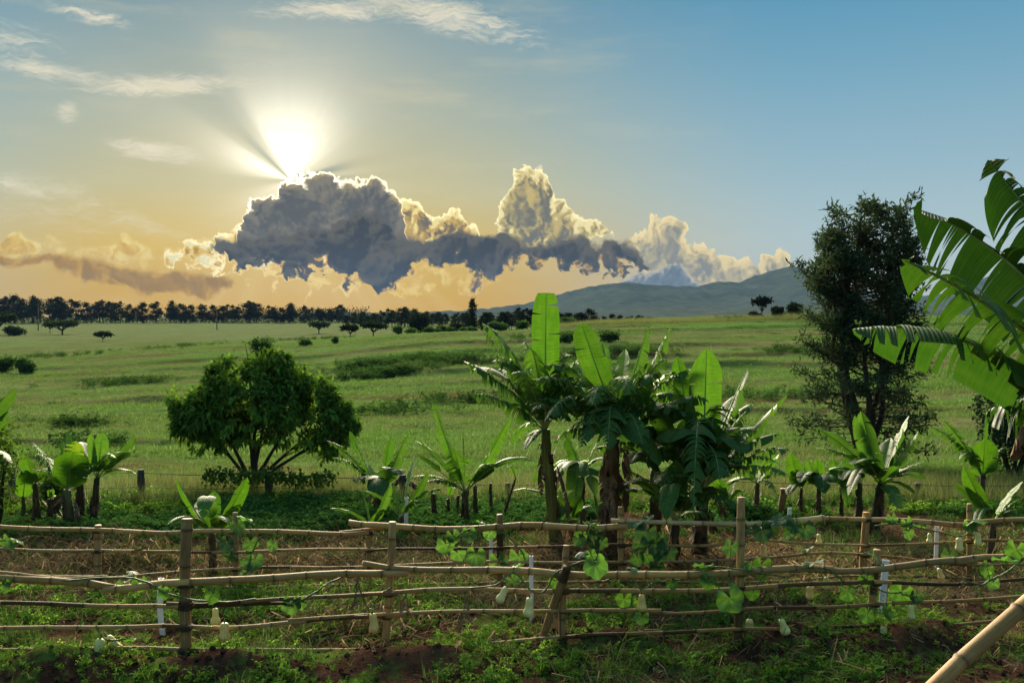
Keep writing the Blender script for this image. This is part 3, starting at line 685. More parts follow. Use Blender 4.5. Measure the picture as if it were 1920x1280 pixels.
def blade(mb, base, d, h, w, bendv, r, tint=1., n=3):
    d = np.array((cos(d), sin(d), 0)); s = np.array((-d[1], d[0], 0)); V = []
    for i in range(n + 1):
        t = i / n; c = base + d * bendv * h * t * t + np.array((0, 0, h * t * (1 - .35 * bendv * t))); V += [c - s * w * (1 - t * .92), c + s * w * (1 - t * .92)]
    mb.add(V, [(2 * i, 2 * i + 1, 2 * i + 3, 2 * i + 2) for i in range(n)], None, None, np.array((1, 1, 1)) * tint)
def tuft(name, seed, n, h, spread, w, mat, lean=(.2, 1.1)):
    r = np.random.default_rng(seed); mb = MB()
    for _ in range(n):
        a = r.uniform(0, 2 * pi); q = spread * math.sqrt(r.random()); blade(mb, np.array((cos(a) * q, sin(a) * q, -.01)), r.uniform(0, 2 * pi), h * r.uniform(.45, 1.15), w * r.uniform(.6, 1.3), r.uniform(*lean), r, r.uniform(.6, 1.4))
    return mb.mesh(name, mat)
def leafcard(mb, base, d, up, L, w, tint, droop=.3):
    """a small folded leaf: two halves bent along the midrib and along the length"""
    d = unit(d); s = unit(np.cross(d, up)); n = np.cross(s, d)
    m0 = base; m1 = base + d * L * .5 - n * 0; m2 = base + d * L * .98 - np.array((0, 0, droop * L))
    V = [m0, m1 - s * w + n * w * .35, m1, m1 + s * w + n * w * .35, m2]
    mb.add(V, None, [(0, 2, 1), (0, 3, 2), (1, 2, 4), (2, 3, 4)], None, np.array((1, 1, 1)) * tint)
def weed(name, seed, n, h, mat, size, spread=.07):
    r = np.random.default_rng(seed); mb = MB()
    for _ in range(n):
        a = r.uniform(0, 2 * pi); q = spread * math.sqrt(r.random()) * 1.6; hh = h * r.uniform(.35, 1.1); top = np.array((cos(a) * q, sin(a) * q, hh))
        st = np.array((cos(a) * q * .4, sin(a) * q * .4, -.01)); s = np.array((-sin(a), cos(a), 0)) * .003
        mb.add([st - s, st + s, top + s, top - s], [(0, 1, 2, 3)], None, None, (.9, .8, .7))
        for k in range(r.integers(3, 6)):
            b = r.uniform(0, 2 * pi); t = r.uniform(.55, 1.); p = st + (top - st) * t
            leafcard(mb, p, (cos(b), sin(b), r.uniform(-.1, .6)), np.array((0, 0, 1.)), size * r.uniform(.6, 1.3), size * r.uniform(.22, .34), r.uniform(.6, 1.5))
    return mb.mesh(name, mat)
def strawbit(name, seed, n, mat):
    r = np.random.default_rng(seed); mb = MB()
    for _ in range(n):
        a = r.uniform(0, 2 * pi); c = np.array((r.normal() * .12, r.normal() * .12, r.uniform(.0, .05))); d = np.array((cos(a), sin(a), r.normal() * .15)); s = np.array((-sin(a), cos(a), r.normal() * .3)) * r.uniform(.0015, .006); L = r.uniform(.05, .22); k = r.normal() * .04
        m_ = c + d * L / 2 + np.array((k, -k, abs(k)))
        mb.add([c - s, c + s, m_ - s, m_ + s, c + d * L - s * .3, c + d * L + s * .3], [(0, 1, 3, 2), (2, 3, 5, 4)], None, None, np.array((1, .93, .85)) * r.uniform(.25, 1.15))
    return mb.mesh(name, mat)
def clod(name, seed):
    r = np.random.default_rng(seed); mb = MB(); k = 6; V = []
    for i, (z, q) in enumerate([(-.4, .7), (.15, 1.), (.6, .65)]):
        for j in range(k): a = j / k * 2 * pi; V.append((cos(a) * q * r.uniform(.75, 1.2), sin(a) * q * r.uniform(.75, 1.2), z + r.normal() * .1))
    V.append((0, 0, .85)); Q = [(i * k + j, i * k + (j + 1) % k, (i + 1) * k + (j + 1) % k, (i + 1) * k + j) for i in range(2) for j in range(k)]
    mb.add(V, Q, [(2 * k + j, 2 * k + (j + 1) % k, 3 * k) for j in range(k)]); return mb.mesh(name, M['soil'], False)

def area(n, y0, y1, seed, half=.60, pad=.6, power=1.):
    r = np.random.default_rng(seed); Y = y0 + (y1 - y0) * r.random(n) ** power; X = (r.random(n) * 2 - 1) * (Y * half + pad); return X, Y, r
def keep(X, Y, m, r): q = r.random(len(X)) < m; return X[q], Y[q]

tufts = source_collection('tuft_sources', [tuft('tuft', s, 12, .13, .07, .0045, M['blade']) for s in range(4)])
clumps = source_collection('clump_sources', [tuft('clump', 20 + s, 26, .24, .30, .010, M['blade']) for s in range(4)])
hays = source_collection('hay_sources', [tuft('hay', 40 + s, 16, .42, .12, .004, M['haygrass'], (.05, .6)) for s in range(3)])
weeds = source_collection('weed_sources', [weed('weed', 60 + s, 5, .13, M['weed'], .055) for s in range(5)])
covers = source_collection('cover_sources', [weed('cover', 80 + s, 6, .22, M['cover'], .10, .12) for s in range(4)])
grassy = source_collection('grassy_sources', [tuft('coarse_grass', 100 + s, 9, .24, .03, .006, M['blade'], (.3, 1.5)) for s in range(4)])
straws = source_collection('straw_sources', [strawbit('straw_bits', 120 + s, 12, M['straw']) for s in range(4)])
clods = source_collection('clod_sources', [clod('clod', 140 + s) for s in range(3)])
bushs = source_collection('rough_sources', [weed('rough_patch', 160 + s, 16, .45, M['bushleaf'], .16, .35) for s in range(3)])

# pasture
X, Y, r = area(60000, 15.8, 44, 1, .56, 1., 1.25); m = .35 + .65 * sstep(.35, .6, fbm(X * .5, Y * .35, 4)); X, Y = keep(X, Y, m, r)
scatter('pasture_turf', 'short green turf on the near slope of the pasture', X, Y, (.55 + .7 * r.random(len(X))) * (.6 + .9 * fbm(X * .35 + 7, Y * .25, 3)), tufts, 1, M['blade'])
X, Y, r = area(52000, 26, 125, 2, .56, 1., 1.0); m = .12 + .88 * sstep(.42, .60, fbm(X * .04 + 3, Y * .26, 4)); X, Y = keep(X, Y, m, r)
scatter('pasture_clumps', 'low grass clumps across the terraced pasture', X, Y, .45 + .65 * r.random(len(X)), clumps, 2, M['blade'])
X, Y, r = area(5500, 15.6, 19, 3, .58, .5); m = sstep(.38, .55, fbm(X * .5, Y * .6 + 4, 3)); X, Y = keep(X, Y, m, r)
scatter('seeding_grass', 'tall pale seeding grass along the wire fence', X, Y, .5 + .6 * r.random(len(X)), hays, 3, M['haygrass'])
X, Y, r = area(9000, 112, 127, 4, .34, 0.); q = (X / Y > .02) & (X / Y < .42); X, Y = X[q], Y[q]
scatter('crest_grass', 'tall grass standing on the crest of the hill', X, Y, 1.2 + 1.6 * r.random(len(X)) * fbm(X * .3, Y * .3, 3), hays, 4, M['haygrass'])
# rough dark patches on banks
PX, PY = [], []
for (px, d, w, n) in [(800, 78, 3.4, 260), (720, 68, 2.6, 300), (690, 76, 2.0, 150), (860, 74, 2.5, 150), (240, 72, 3, 110), (150, 40, 1.2, 45), (1140, 76, 3.5, 260), (1380, 118, 2.0, 70), (880, 52, 3, 60), (160, 30, .8, 20), (700, 46, 3, 60), (1400, 50, 4, 90), (1050, 96, 4.5, 200), (1510, 76, 3, 120), (100, 118, 5, 90), (330, 120, 5, 70), (590, 160, 5, 100)]:
    c = G(px, d); q = rng.normal(size=(n, 2)); n2 = int(n * .62); q = q[:n2] * (1 + .5 * rng.random((n2, 1))); PX += list(c[0] + q[:, 0] * w * .5); PY += list(c[1] + q[:, 1] * w * .3)
PX = np.array(PX); PY = np.array(PY)
scatter('bramble_patches', 'dark green scrub patches on the pasture banks', PX, PY, .45 + .8 * rng.random(len(PX)), bushs, 5, M['bushleaf'])
# garden
veg = lambda X, Y: fbm(X * 1.1 + 11, Y * 1.3, 4)
def offmound(X, Y, k=1.):
    m = np.ones(len(X))
    for (mx, my, rx, ry, mh) in MOUNDS[:6]: m *= 1 - .93 * np.exp(-(((X - mx) / rx) ** 2 + ((Y - my + .05) / ry) ** 2) * .8) * k
    return m
X, Y, r = area(11000, 6.6, 10.9, 11); X, Y = keep(X, Y, .75 * sstep(.48, .62, veg(X, Y)) * offmound(X, Y), r)
scatter('garden_weeds', 'broadleaf weeds growing between the soil mounds', X, Y, .38 + .75 * r.random(len(X)) ** 2, weeds, 11, M['weed'])
X, Y, r = area(13000, 6.6, 13.5, 12); X, Y = keep(X, Y, (.04 + sstep(.50, .68, fbm(X * .9 + 31, Y * 1.1, 4))) * offmound(X, Y, .9), r)
scatter('garden_grass', 'coarse grass tufts in the vegetable garden', X, Y, .3 + .6 * r.random(len(X)), grassy, 12, M['blade'])
X, Y, r = area(26000, 6.6, 14.2, 13); X, Y = keep(X, Y, .03 + .8 * sstep(.50, .62, fbm(X * 1.6 + 51, Y * 1.9, 3)) * offmound(X, Y), r)
scatter('moss_weeds', 'small creeping weeds covering the garden soil', X, Y, .22 + .3 * r.random(len(X)), weeds, 13, M['weed'])
X, Y, r = area(6500, 8.6, 13.9, 14); X, Y = keep(X, Y, .12 + .9 * sstep(10., 10.9, Y) * sstep(.36, .55, fbm(X * .7 + 71, Y * .9, 3)), r)
scatter('straw_mulch', 'dry straw and leaf litter on the soil', X, Y, .5 + .8 * r.random(len(X)), straws, 14, M['straw'], zoff=.005, tilt=.12)
BX, BY = [], []
for (px, d, w, n) in [(215, 11.7, .55, 90), (1090, 12.0, .7, 110), (1290, 11.9, .6, 70), (660, 9.5, .5, 60), (1600, 8.3, 1.0, 25), (1250, 8.05, .8, 15), (560, 11.6, .7, 80), (1700, 11.4, .8, 70)]:
    c = G(px, d); q = rng.normal(size=(n, 2)); BX += list(c[0] + q[:, 0] * w); BY += list(c[1] + q[:, 1] * w * .35)
scatter('dry_brush', 'heaps of dry stems and dead leaves on the garden soil', np.array(BX), np.array(BY), .8 + .9 * rng.random(len(BX)), straws, 18, M['straw'], zoff=.02, tilt=.35)
X, Y, r = area(16000, 6.6, 12.5, 15); X, Y = keep(X, Y, .35 + 0 * X, r)
scatter('soil_clods', 'small clods of dark red soil', X, Y, .008 + .03 * r.random(len(X)) ** 2.5, clods, 15, M['soil'], tilt=1.)
X, Y, r = area(15000, 13.0, 16.4, 16); cov = sstep(.30, .48, fbm(X * .5 + 91, Y * .6, 3)) * (.25 + .75 * sstep(13.3, 14.0, Y)); cov *= np.where(X > 3.8, .25, 1.); X, Y = keep(X, Y, cov, r)
scatter('bean_cover', 'dark green leafy ground cover behind the bamboo fences', X, Y, .35 + .45 * r.random(len(X)), covers, 16, M['cover'])
X, Y, r = area(8000, 15.0, 16.9, 17); X, Y = keep(X, Y, .15 + .85 * sstep(.4, .6, fbm(X * .6 + 21, Y * .6, 3)), r)
scatter('verge_weeds', 'mixed weeds along the wire fence', X, Y, .4 + .9 * r.random(len(X)) ** 2, weeds, 17, M['weed'])

# ------------------------------------------------------------------ bamboo fences
def bamboo(mb, pts, r0, r1=None, seed=0, inter=.30, dark=0., k=10, tone=1., cut=True):
    """one bamboo pole: tapered tube with swollen nodes; dark = share of blackened internodes"""
    r = np.random.default_rng(seed); r1 = r0 if r1 is None else r1
    p = poly(pts, 90); L = np.concatenate([[0], np.cumsum(np.linalg.norm(np.diff(p, axis=0), axis=1))]); tot = L[-1]
    s = [0]; tone_ = []; rad = []; x = r.uniform(.05, inter); ss = [0.]; nodes = []
    while x < tot - .02:
        nodes.append(x); x += inter * r.uniform(.75, 1.25)
    S = [0.]; Rm = [.98]; Tn = []; cur = np.array((1., 1., 1.)) * r.uniform(.85, 1.15)
    def newtone():
        q = r.uniform(.72, 1.18)
        return (np.array((.26, .24, .22)) * r.uniform(.7, 1.4)) if r.random() < dark else np.array((1., r.uniform(.94, 1.02), r.uniform(.85, 1.05))) * q
    cur = newtone(); Tn = [cur]
    for x in nodes:
        for dx, m, kf in ((-.035, 1., 1.), (-.012, .99, .9), (-.004, 1.10, .45), (.003, 1.13, .30), (.010, 1.0, .65), (.04, 1., 1.)):
            if 0 < x + dx < tot:
                if dx == .010: cur = newtone() if r.random() < .75 else cur
                S.append(x + dx); Rm.append(m); Tn.append(cur * kf)
        S.append(min(tot - .001, x + .12)); Rm.append(.97); Tn.append(cur * r.uniform(.8, 1.1))
    S.append(tot); Rm.append(.98); Tn.append(cur)
    o = np.argsort(S); S = np.array(S)[o]; Rm = np.array(Rm)[o]; Tn = np.array(Tn)[o]
    pp = np.stack([np.interp(S, L, p[:, i]) for i in range(3)], 1); ph = r.uniform(0, 6, 4); pp += np.stack([0 * S, .35 * np.sin(S * 2.3 + ph[0]), .5 * np.sin(S * 1.9 + ph[1]) + .3 * np.sin(S * 4.3 + ph[2])], 1) * r0 * (np.minimum(1, np.minimum(S, tot - S) * 4))[:, None]
    rad = np.interp(S, [0, tot], [r0, r1]) * Rm
    tube(mb, pp, rad, k, tint=Tn * tone, rough=.015, r=r)
def ring(mb, c, axis, rr, seed):
    r = np.random.default_rng(seed); a = unit(axis); b = unit(np.cross(a, (.3, .5, .8))); d = np.cross(a, b); th = np.linspace(0, 2 * pi, 13)
    for q in range(3):
        off = a * (q - 1) * .011 + 0; tube(mb, [c + off + (b * cos(t) + d * sin(t)) * rr * r.uniform(.97, 1.06) for t in th], .0075, 5, cap=False)
    tube(mb, [c + b * rr, c + b * (rr + .02) - np.array((0, .01, .02)), c + b * (rr + .02) - np.array((.01, .015, .07))], .004, 4)

def make_fence(name, label, posts, rails, seed):
    posts = sorted(posts, key=lambda q: q[0]); root = thing(name, label, 'fence', G(posts[len(posts) // 2][0], posts[len(posts) // 2][3])); loc = np.array(root.location)
    depth = lambda px: np.interp(px, [q[0] for q in posts], [q[3] for q in posts])
    PW = []
    for i, (px, top, pxb, d, rr, tone) in enumerate(posts):
        b = G(pxb, d); b[2] -= .15; t = P(px, top, d); mb = MB()
        bamboo(mb, [b - loc, (b + t) / 2 - loc + np.array((.01 * (-1) ** i, 0, 0)), t - loc], rr * 1.06, rr, seed + i, .27, .08, tone=tone)
        mb.build('post', M['bamboo'], root); PW.append((b, t, rr))
    for j, (pts, rr, r1, dark, off, col) in enumerate(rails):
        w = [P(a, b, depth(a) - off) for a, b in pts]; mb = MB()
        bamboo(mb, [q - loc for q in w], rr * .92, r1 * .92, seed + 50 + j, .30 if rr > .025 else .36, dark, k=10 if rr > .025 else 8)
        o = mb.build('rail', M['bamboo'], root); o.color = (*col, 1)
        xs = [a for a, _ in pts]; ys = [b for _, b in pts]
        for i, (px, top, pxb, d, pr, _) in enumerate(posts):
            # the post leans: find where the rail crosses it
            if xs[0] - 5 < px < xs[-1] + 5:
                yy = np.interp(px, xs, ys)
                if yy > top + 4:
                    b, t, _ = PW[i]; z = P(px, yy, d)[2]; f = (z - b[2]) / (t[2] - b[2]); c = b + (t - b) * f - np.array((0, rr * .6, 0)); mb = MB()
                    ring(mb, c - loc, (t - b) * .9 + np.array((0, 0, .0)), pr + rr * .55, seed + 200 + 13 * j + i); mb.build('lashing', M['tie'], root)
    return root, depth
TAN = (1, 1, 1); PALEB = (1.14, 1.10, 1.0); BROWN = (.78, .7, .62); SILVER = (1.45, 1.6, 1.85); OLD = (.55, .5, .46)
front_posts = [(-150, 1010, -150, 8.7, .036, .8), (351, 972, 343, 8.52, .047, .72), (736, 978, 718, 9.06, .035, .95), (1062, 1022, 1053, 8.95, .030, .95), (1390, 932, 1384, 8.78, .036, 1.), (1645, 1030, 1639, 9.22, .036, 1.1), (2080, 1000, 2080, 9.2, .036, 1.)]
front_rails = [
    ([(-150, 1064), (0, 1077), (100, 1089), (215, 1102)], .036, .034, .0, .05, PALEB), ([(-150, 1066), (0, 1074), (110, 1082), (200, 1080)], .016, .014, .0, .02, TAN),
    ([(195, 1104), (300, 1096), (352, 1095), (540, 1083), (700, 1074), (765, 1072)], .036, .034, .0, .055, PALEB),
    ([(680, 1055), (740, 1063), (900, 1070), (1070, 1078)], .026, .038, .03, .06, PALEB), ([(1062, 1076), (1200, 1076), (1392, 1073), (1560, 1067)], .034, .038, .0, .06, PALEB),
    ([(1540, 1068), (1650, 1064), (1800, 1053), (1830, 1050)], .032, .036, .1, .06, TAN), ([(1800, 1049), (1920, 1043), (2080, 1036)], .030, .030, .0, .06, TAN),
    ([(-150, 1126), (0, 1129), (200, 1136), (335, 1137)], .021, .021, .5, .05, TAN), ([(312, 1131), (420, 1130), (560, 1122), (745, 1112)], .020, .020, .85, .06, OLD), ([(330, 1138), (440, 1135), (550, 1130)], .018, .016, .7, .05, OLD),
    ([(640, 1117), (740, 1110), (900, 1106), (1062, 1108)], .023, .022, .35, .05, TAN), ([(1050, 1107), (1200, 1108), (1400, 1100), (1600, 1092), (1680, 1091)], .024, .022, .45, .05, TAN), ([(1640, 1090), (1800, 1092), (1920, 1086), (2080, 1080)], .020, .018, .5, .05, BROWN),
    ([(-150, 1176), (0, 1175), (180, 1174), (352, 1174)], .020, .020, .3, .05, TAN), ([(345, 1174), (440, 1174), (560, 1166), (735, 1155), (760, 1152)], .020, .021, .35, .05, TAN), ([(540, 1162), (640, 1155), (720, 1151), (1060, 1143), (1240, 1144)], .016, .022, .05, .055, TAN),
    ([(1220, 1147), (1290, 1149), (1400, 1143), (1560, 1137), (1650, 1131)], .017, .020, .35, .05, BROWN), ([(1640, 1132), (1750, 1126), (1920, 1118), (2080, 1112)], .019, .018, .3, .05, BROWN),
    ([(-150, 1222), (0, 1218), (180, 1214), (352, 1218)], .018, .020, .15, .05, TAN), ([(340, 1218), (480, 1221), (640, 1218), (735, 1216)], .021, .021, .45, .05, TAN), ([(720, 1217), (850, 1208), (1060, 1194), (1100, 1192)], .019, .021, .35, .05, TAN),
    ([(1050, 1195), (1200, 1188), (1390, 1178), (1500, 1176)], .020, .018, .4, .05, BROWN), ([(1480, 1177), (1645, 1173), (1750, 1172), (1850, 1165), (2080, 1150)], .018, .017, .3, .05, BROWN)]
fence_front, depth_front = make_fence('bamboo_fence', 'near bamboo fence of four lashed rails with fat posts, standing among the dark soil mounds', front_posts, front_rails, 300)
# the leaning brace at the short post belongs to the fence
mb = MB(); a = G(1006, 9.0); a[2] -= .1; bamboo(mb, [a - np.array(fence_front.location), P(1035, 1140, 8.95) - np.array(fence_front.location), P(1064, 1062, 8.82) - np.array(fence_front.location)], .036, .040, 371, .3, .35, tone=.62); br = mb.build('brace', M['bamboo'], fence_front); br['label'] = 'dark weathered bamboo brace leaning on the short post'
back_posts = [(-140, 985, -140, 10.8, .034, .9), (184, 984, 182, 10.75, .038, .8), (441, 960, 437, 11.0, .028, .8), (692, 990, 694, 10.9, .024, .85), (937, 964, 934, 11.0, .036, .6), (1164, 950, 1170, 10.9, .034, .95), (1388, 976, 1388, 10.9, .030, .9), (1625, 960, 1622, 11.3, .042, 1.0), (1818, 944, 1821, 11.2, .030, .8), (2070, 950, 2070, 11.2, .03, .9)]
back_rails = [
    ([(-140, 988), (0, 990), (180, 994), (350, 997)], .028, .026, .05, .05, PALEB), ([(340, 997), (440, 995), (640, 998), (692, 998)], .026, .028, .05, .05, PALEB), ([(636, 998), (680, 992), (720, 990)], .022, .022, .1, .02, TAN),
    ([(654, 979), (700, 987), (800, 992), (936, 985), (1000, 983), (1120, 988), (1190, 984), (1206, 982)], .036, .040, .0, .06, PALEB),
    ([(1146, 975), (1200, 978), (1290, 983), (1390, 982), (1480, 976), (1545, 971)], .024, .040, .0, .08, SILVER), ([(1530, 972), (1625, 973), (1720, 976), (1830, 984)], .026, .034, .0, .05, PALEB), ([(1810, 978), (1880, 973), (1960, 975), (2070, 976)], .030, .026, .0, .05, TAN),
    ([(-140, 1026), (0, 1028), (180, 1032), (352, 1034)], .019, .019, .1, .05, TAN), ([(330, 1034), (440, 1035), (500, 1032), (640, 1031), (700, 1029)], .017, .019, .15, .05, TAN),
    ([(690, 1031), (840, 1029), (1000, 1025), (1100, 1021)], .016, .018, .4, .05, BROWN), ([(1080, 1021), (1250, 1023), (1330, 1020), (1400, 1014)], .020, .018, .3, .05, BROWN), ([(1390, 1012), (1500, 1017), (1625, 1021), (1730, 1018), (1830, 1014)], .015, .017, .2, .05, TAN), ([(1810, 1013), (1920, 1015), (2070, 1016)], .018, .018, .2, .05, BROWN),
    ([(-140, 1078), (0, 1079), (100, 1081), (200, 1080)], .018, .016, .05, .05, TAN), ([(100, 1086), (250, 1079), (350, 1072), (460, 1065), (640, 1063)], .018, .018, .1, .05, TAN), ([(640, 1064), (800, 1056), (1060, 1054), (1180, 1053)], .018, .017, .15, .05, TAN),
    ([(1170, 1053), (1300, 1052), (1450, 1043), (1540, 1037), (1620, 1039)], .017, .018, .15, .05, TAN), ([(1600, 1038), (1700, 1046), (1800, 1056), (2070, 1060)], .017, .015, .2, .05, BROWN),
    ([(-140, 1106), (0, 1110), (200, 1106), (400, 1100)], .016, .016, .3, .05, BROWN), ([(380, 1101), (560, 1099), (690, 1098)], .018, .018, .05, .05, TAN), ([(500, 1103), (640, 1104), (720, 1101)], .024, .020, .05, .06, TAN), ([(680, 1098), (800, 1096), (940, 1091), (1100, 1090)], .016, .016, .4, .05, BROWN), ([(1080, 1091), (1240, 1091), (1420, 1090), (1600, 1078)], .016, .015, .2, .05, BROWN), ([(1590, 1079), (1720, 1082), (1830, 1084), (2070, 1086)], .016, .016, .2, .05, BROWN)]
fence_back, depth_back = make_fence('bamboo_fence', 'far bamboo fence of thinner rails with a silvery bare pole, behind the near bamboo fence', back_posts, back_rails, 600)
# tall bamboo pole standing behind the near fence's fourth post, and a leaning prop at the right edge
def single_pole(label, pts, r0, r1, seed, tone=1., col=(1, 1, 1), inter=.3, dark=.05, base=0):
    loc = pts[base]; mb = MB(); bamboo(mb, [q - loc for q in pts], r0, r1, seed, inter, dark, k=16, tone=tone); o = mb.build('bamboo_pole', M['bamboo'], None, loc); o.color = (*col, 1); return tag(o, label, 'bamboo pole')
pa = P(1765, 1280, 4.05); pb = P(1925, 1120, 4.3); d = (pb - pa) / np.linalg.norm(pb - pa)
foot = pa - d * ((pa[2] + .05) / d[2]); single_pole('thick golden bamboo pole leaning diagonally across the lower right corner', [foot, pa, pb, pb + d * .95], .036, .033, 901, 1.0, (.95, .86, .70), .36, 0.)
g = G(1463, 14.9); single_pole('short peeling bamboo stake standing among the young banana plants', [g - np.array((0, 0, .1)), P(1470, 925, 14.9), P(1469, 915, 14.9)], .05, .055, 902, .7, (1, .9, .8))
g = G(1310, 13.1); single_pole('stout yellow stump of bamboo beside the dark banana clump', [g - np.array((0, 0, .1)), P(1312, 960, 13.1), P(1313, 925, 13.1)], .065, .055, 903, .8, (1, 1, .75))

# ------------------------------------------------------------------ old wire fence beyond the garden
wf = thing('wire_fence', 'old wire fence on grey wooden posts between garden and pasture', 'fence', G(740, 16.4)); wl = np.array(wf.location)
wp = []
for i, (px, top, d, w, lean) in enumerate([(-210, 880, 16.4, .05, 0), (20, 875, 16.3, .062, .02), (261, 880, 16.3, .058, .03), (503, 882, 16.5, .065, 0), (755, 890, 16.2, .060, 0), (952, 905, 16.6, .055, 0), (1250, 890, 16.4, .06, 0), (1724, 905, 16.3, .055, -.03), (2010, 900, 16.4, .055, 0)]):
    b = G(px, d); t = P(px, top, d); t[0] += lean; b[2] -= .2; mb = MB(); n = 8
    tube(mb, b + (t - b) * np.linspace(0, 1, n)[:, None] - wl, np.linspace(w * 1.1, w * .95, n), 9, rough=.06, tint=(.8, .8, .8) if i != 4 else (.5, .5, .5)); mb.build('post', M['oldwood'], wf); wp.append((b, t))
for s in (-1, 1):                                    # props of the strainer post
    b, t = wp[4]; mb = MB(); tube(mb, [t - wl + (0, 0, -.05), np.array(G(755 + s * 75, 16.25)) - wl + (0, 0, -.1)], .045, 8, rough=.06, tint=(.5, .45, .4)); mb.build('strut', M['oldwood'], wf)
for f in (.62, .95):
    mb = MB(); pts = []
    for (b, t), (b2, t2) in zip(wp[:-1], wp[1:]):
        p, q = b + (t - b) * f, b2 + (t2 - b2) * f
        for k in range(8): u = k / 8; pts.append(p + (q - p) * u - np.array((0, .06, .16 * u * (1 - u))))
    tube(mb, np.array(pts) - wl, .006, 4, cap=False); mb.build('wire', M['wire'], wf)
# creeper on the wire by the round tree
cr = thing('creeper', 'dark leafy creeper trailing along the wire under the round tree', 'creeper', G(505, 16.3)); cl = np.array(cr.location); mb = MB(); sb = MB(); r = np.random.default_rng(5)
line = poly([P(385, 884, 16.2), P(440, 887, 16.2), P(505, 884, 16.2), P(560, 892, 16.2), P(625, 888, 16.2)], 60); tube(sb, line - cl, .012, 5); sb.build('stem', M['vine'], cr)
for p in line:
    for k in range(16):
        b = r.uniform(0, 2 * pi); q = p + r.normal(size=3) * (.03, .05, .06) - (0, 0, abs(r.normal()) * .07); leafcard(mb, q - cl, (cos(b), sin(b), -.5), np.array((0, -.5, 1.)), r.uniform(.05, .10), r.uniform(.016, .03), r.uniform(.5, 1.3))
mb.build('foliage', M['treeleaf'], cr)

# ------------------------------------------------------------------ white plastic pipes
def pipe(px, top, pxb, d, rad, label, lean=0., bend=0.):
    b = G(pxb, d); t = P(px, top, d); loc = b.copy(); b = b - loc - (0, 0, .15); t = t - loc; mb = MB(); m_ = (b + t) / 2 + np.array((bend, 0, 0)); n = 10
    pts = bez(b, m_ + np.array((bend, 0, 0)), t, n); tube(mb, pts, rad, 14, cap=False)
    T, N, B = frames(pts); inner = MB(); tube(inner, np.array([pts[-1] + T[-1] * .002, pts[-1] - T[-1] * .12]), rad * .86, 14, cap=False)
    th = np.arange(14) / 14 * 2 * pi; ri = [pts[-1] + T[-1] * .0015 + (N[-1] * cos(q) + B[-1] * sin(q)) * rad * f for f in (1., .86) for q in th]
    mb.add(ri, [(q, (q + 1) % 14, 14 + (q + 1) % 14, 14 + q) for q in range(14)])
    o = mb.build('plastic_pipe', M['pvc'], None, loc); tag(o, label, 'pipe', 'white plastic pipes standing in the garden'); b2 = inner.build('pipe_bore', M['pvc'], o)
pipe(302, 1084, 306, 9.35, .027, 'white plastic pipe, bowed, just left of the thickest near fence post', bend=-.03)
pipe(996, 1042, 997, 9.7, .021, 'white plastic pipe behind the hanging squash left of the dark leaning brace')
pipe(921, 1010, 919, 11.6, .022, 'white plastic pipe half hidden by squash leaves left of the weathered far fence post')
pipe(1661, 1050, 1655, 9.75, .034, 'white plastic pipe, thick, beside the short fat post of the near fence')
pipe(1757, 987, 1758, 11.6, .024, 'white plastic pipe between hanging squashes at the right end of the far fence')
pipe(1481, 952, 1479, 13.3, .026, 'white plastic pipe rising above the silvery pole near the young banana plants')
pipe(762, 932, 760, 13.6, .028, 'white plastic pipe among low banana leaves in front of the braced strainer post', bend=.0)

# ------------------------------------------------------------------ butternut squashes and their vines
def squash_mesh(seed):
    r = np.random.default_rng(seed); mb = MB(); n = 24; s = (1 - np.cos(np.linspace(0, 1, n) * pi)) / 2; nk = r.uniform(.92, 1.22)
    prof = np.interp(s, [0, .02, .08, .2, .38, .52, .64, .75, .86, .94, .98, 1], [.10, .38 * nk, .58 * nk, .66 * nk, .64 * nk, .62 * nk + .06, .88, 1., .92, .66, .36, .05]) * .5
    k = np.array((.25, .5, .25)); prof = np.convolve(np.pad(prof, 1, mode='edge'), k, 'valid'); prof[0] = .04; prof[-1] = .02; prof[-2] = min(prof[-2], .16)
    pts = np.stack([.035 * np.sin(s * pi) * r.choice([-1, 1]), 0 * s, -s * 1.0], 1) * .27
    tube(mb, pts, prof * .145 * r.uniform(.95, 1.1), 20); return mb.mesh('squash', M['squash'])
SQ = [squash_mesh(s) for s in range(5)]
def stem_mesh():
    mb = MB(); tube(mb, [(0, 0, .055), (.004, 0, .03), (0, 0, .006), (0, 0, -.012)], [.007, .008, .012, .019], 7, rough=.08); return mb.mesh('stem', M['vine'])
SQS = stem_mesh()
CREAM = (1.08, 1.0, .80, 1); GRN = (.92, .98, .66, 1); TANS = (1.08, .82, .52, 1)
def squash(px, py, hpx, d, col, tilt, i, label):
    """px, py: top of the fruit; hpx: its height in photograph pixels"""
    h = hpx / F * d; o = link('squash', SQ[i % 5], None, P(px, py, d)); k = h / .27; o.scale = (k, k, k); o.rotation_euler = (0, R(tilt), i * 1.3)
    o.rotation_mode = 'ZYX'; o.color = col; tag(o, label, 'squash', 'butternut squashes hanging from the bamboo fences')
    link('stem', SQS, o)
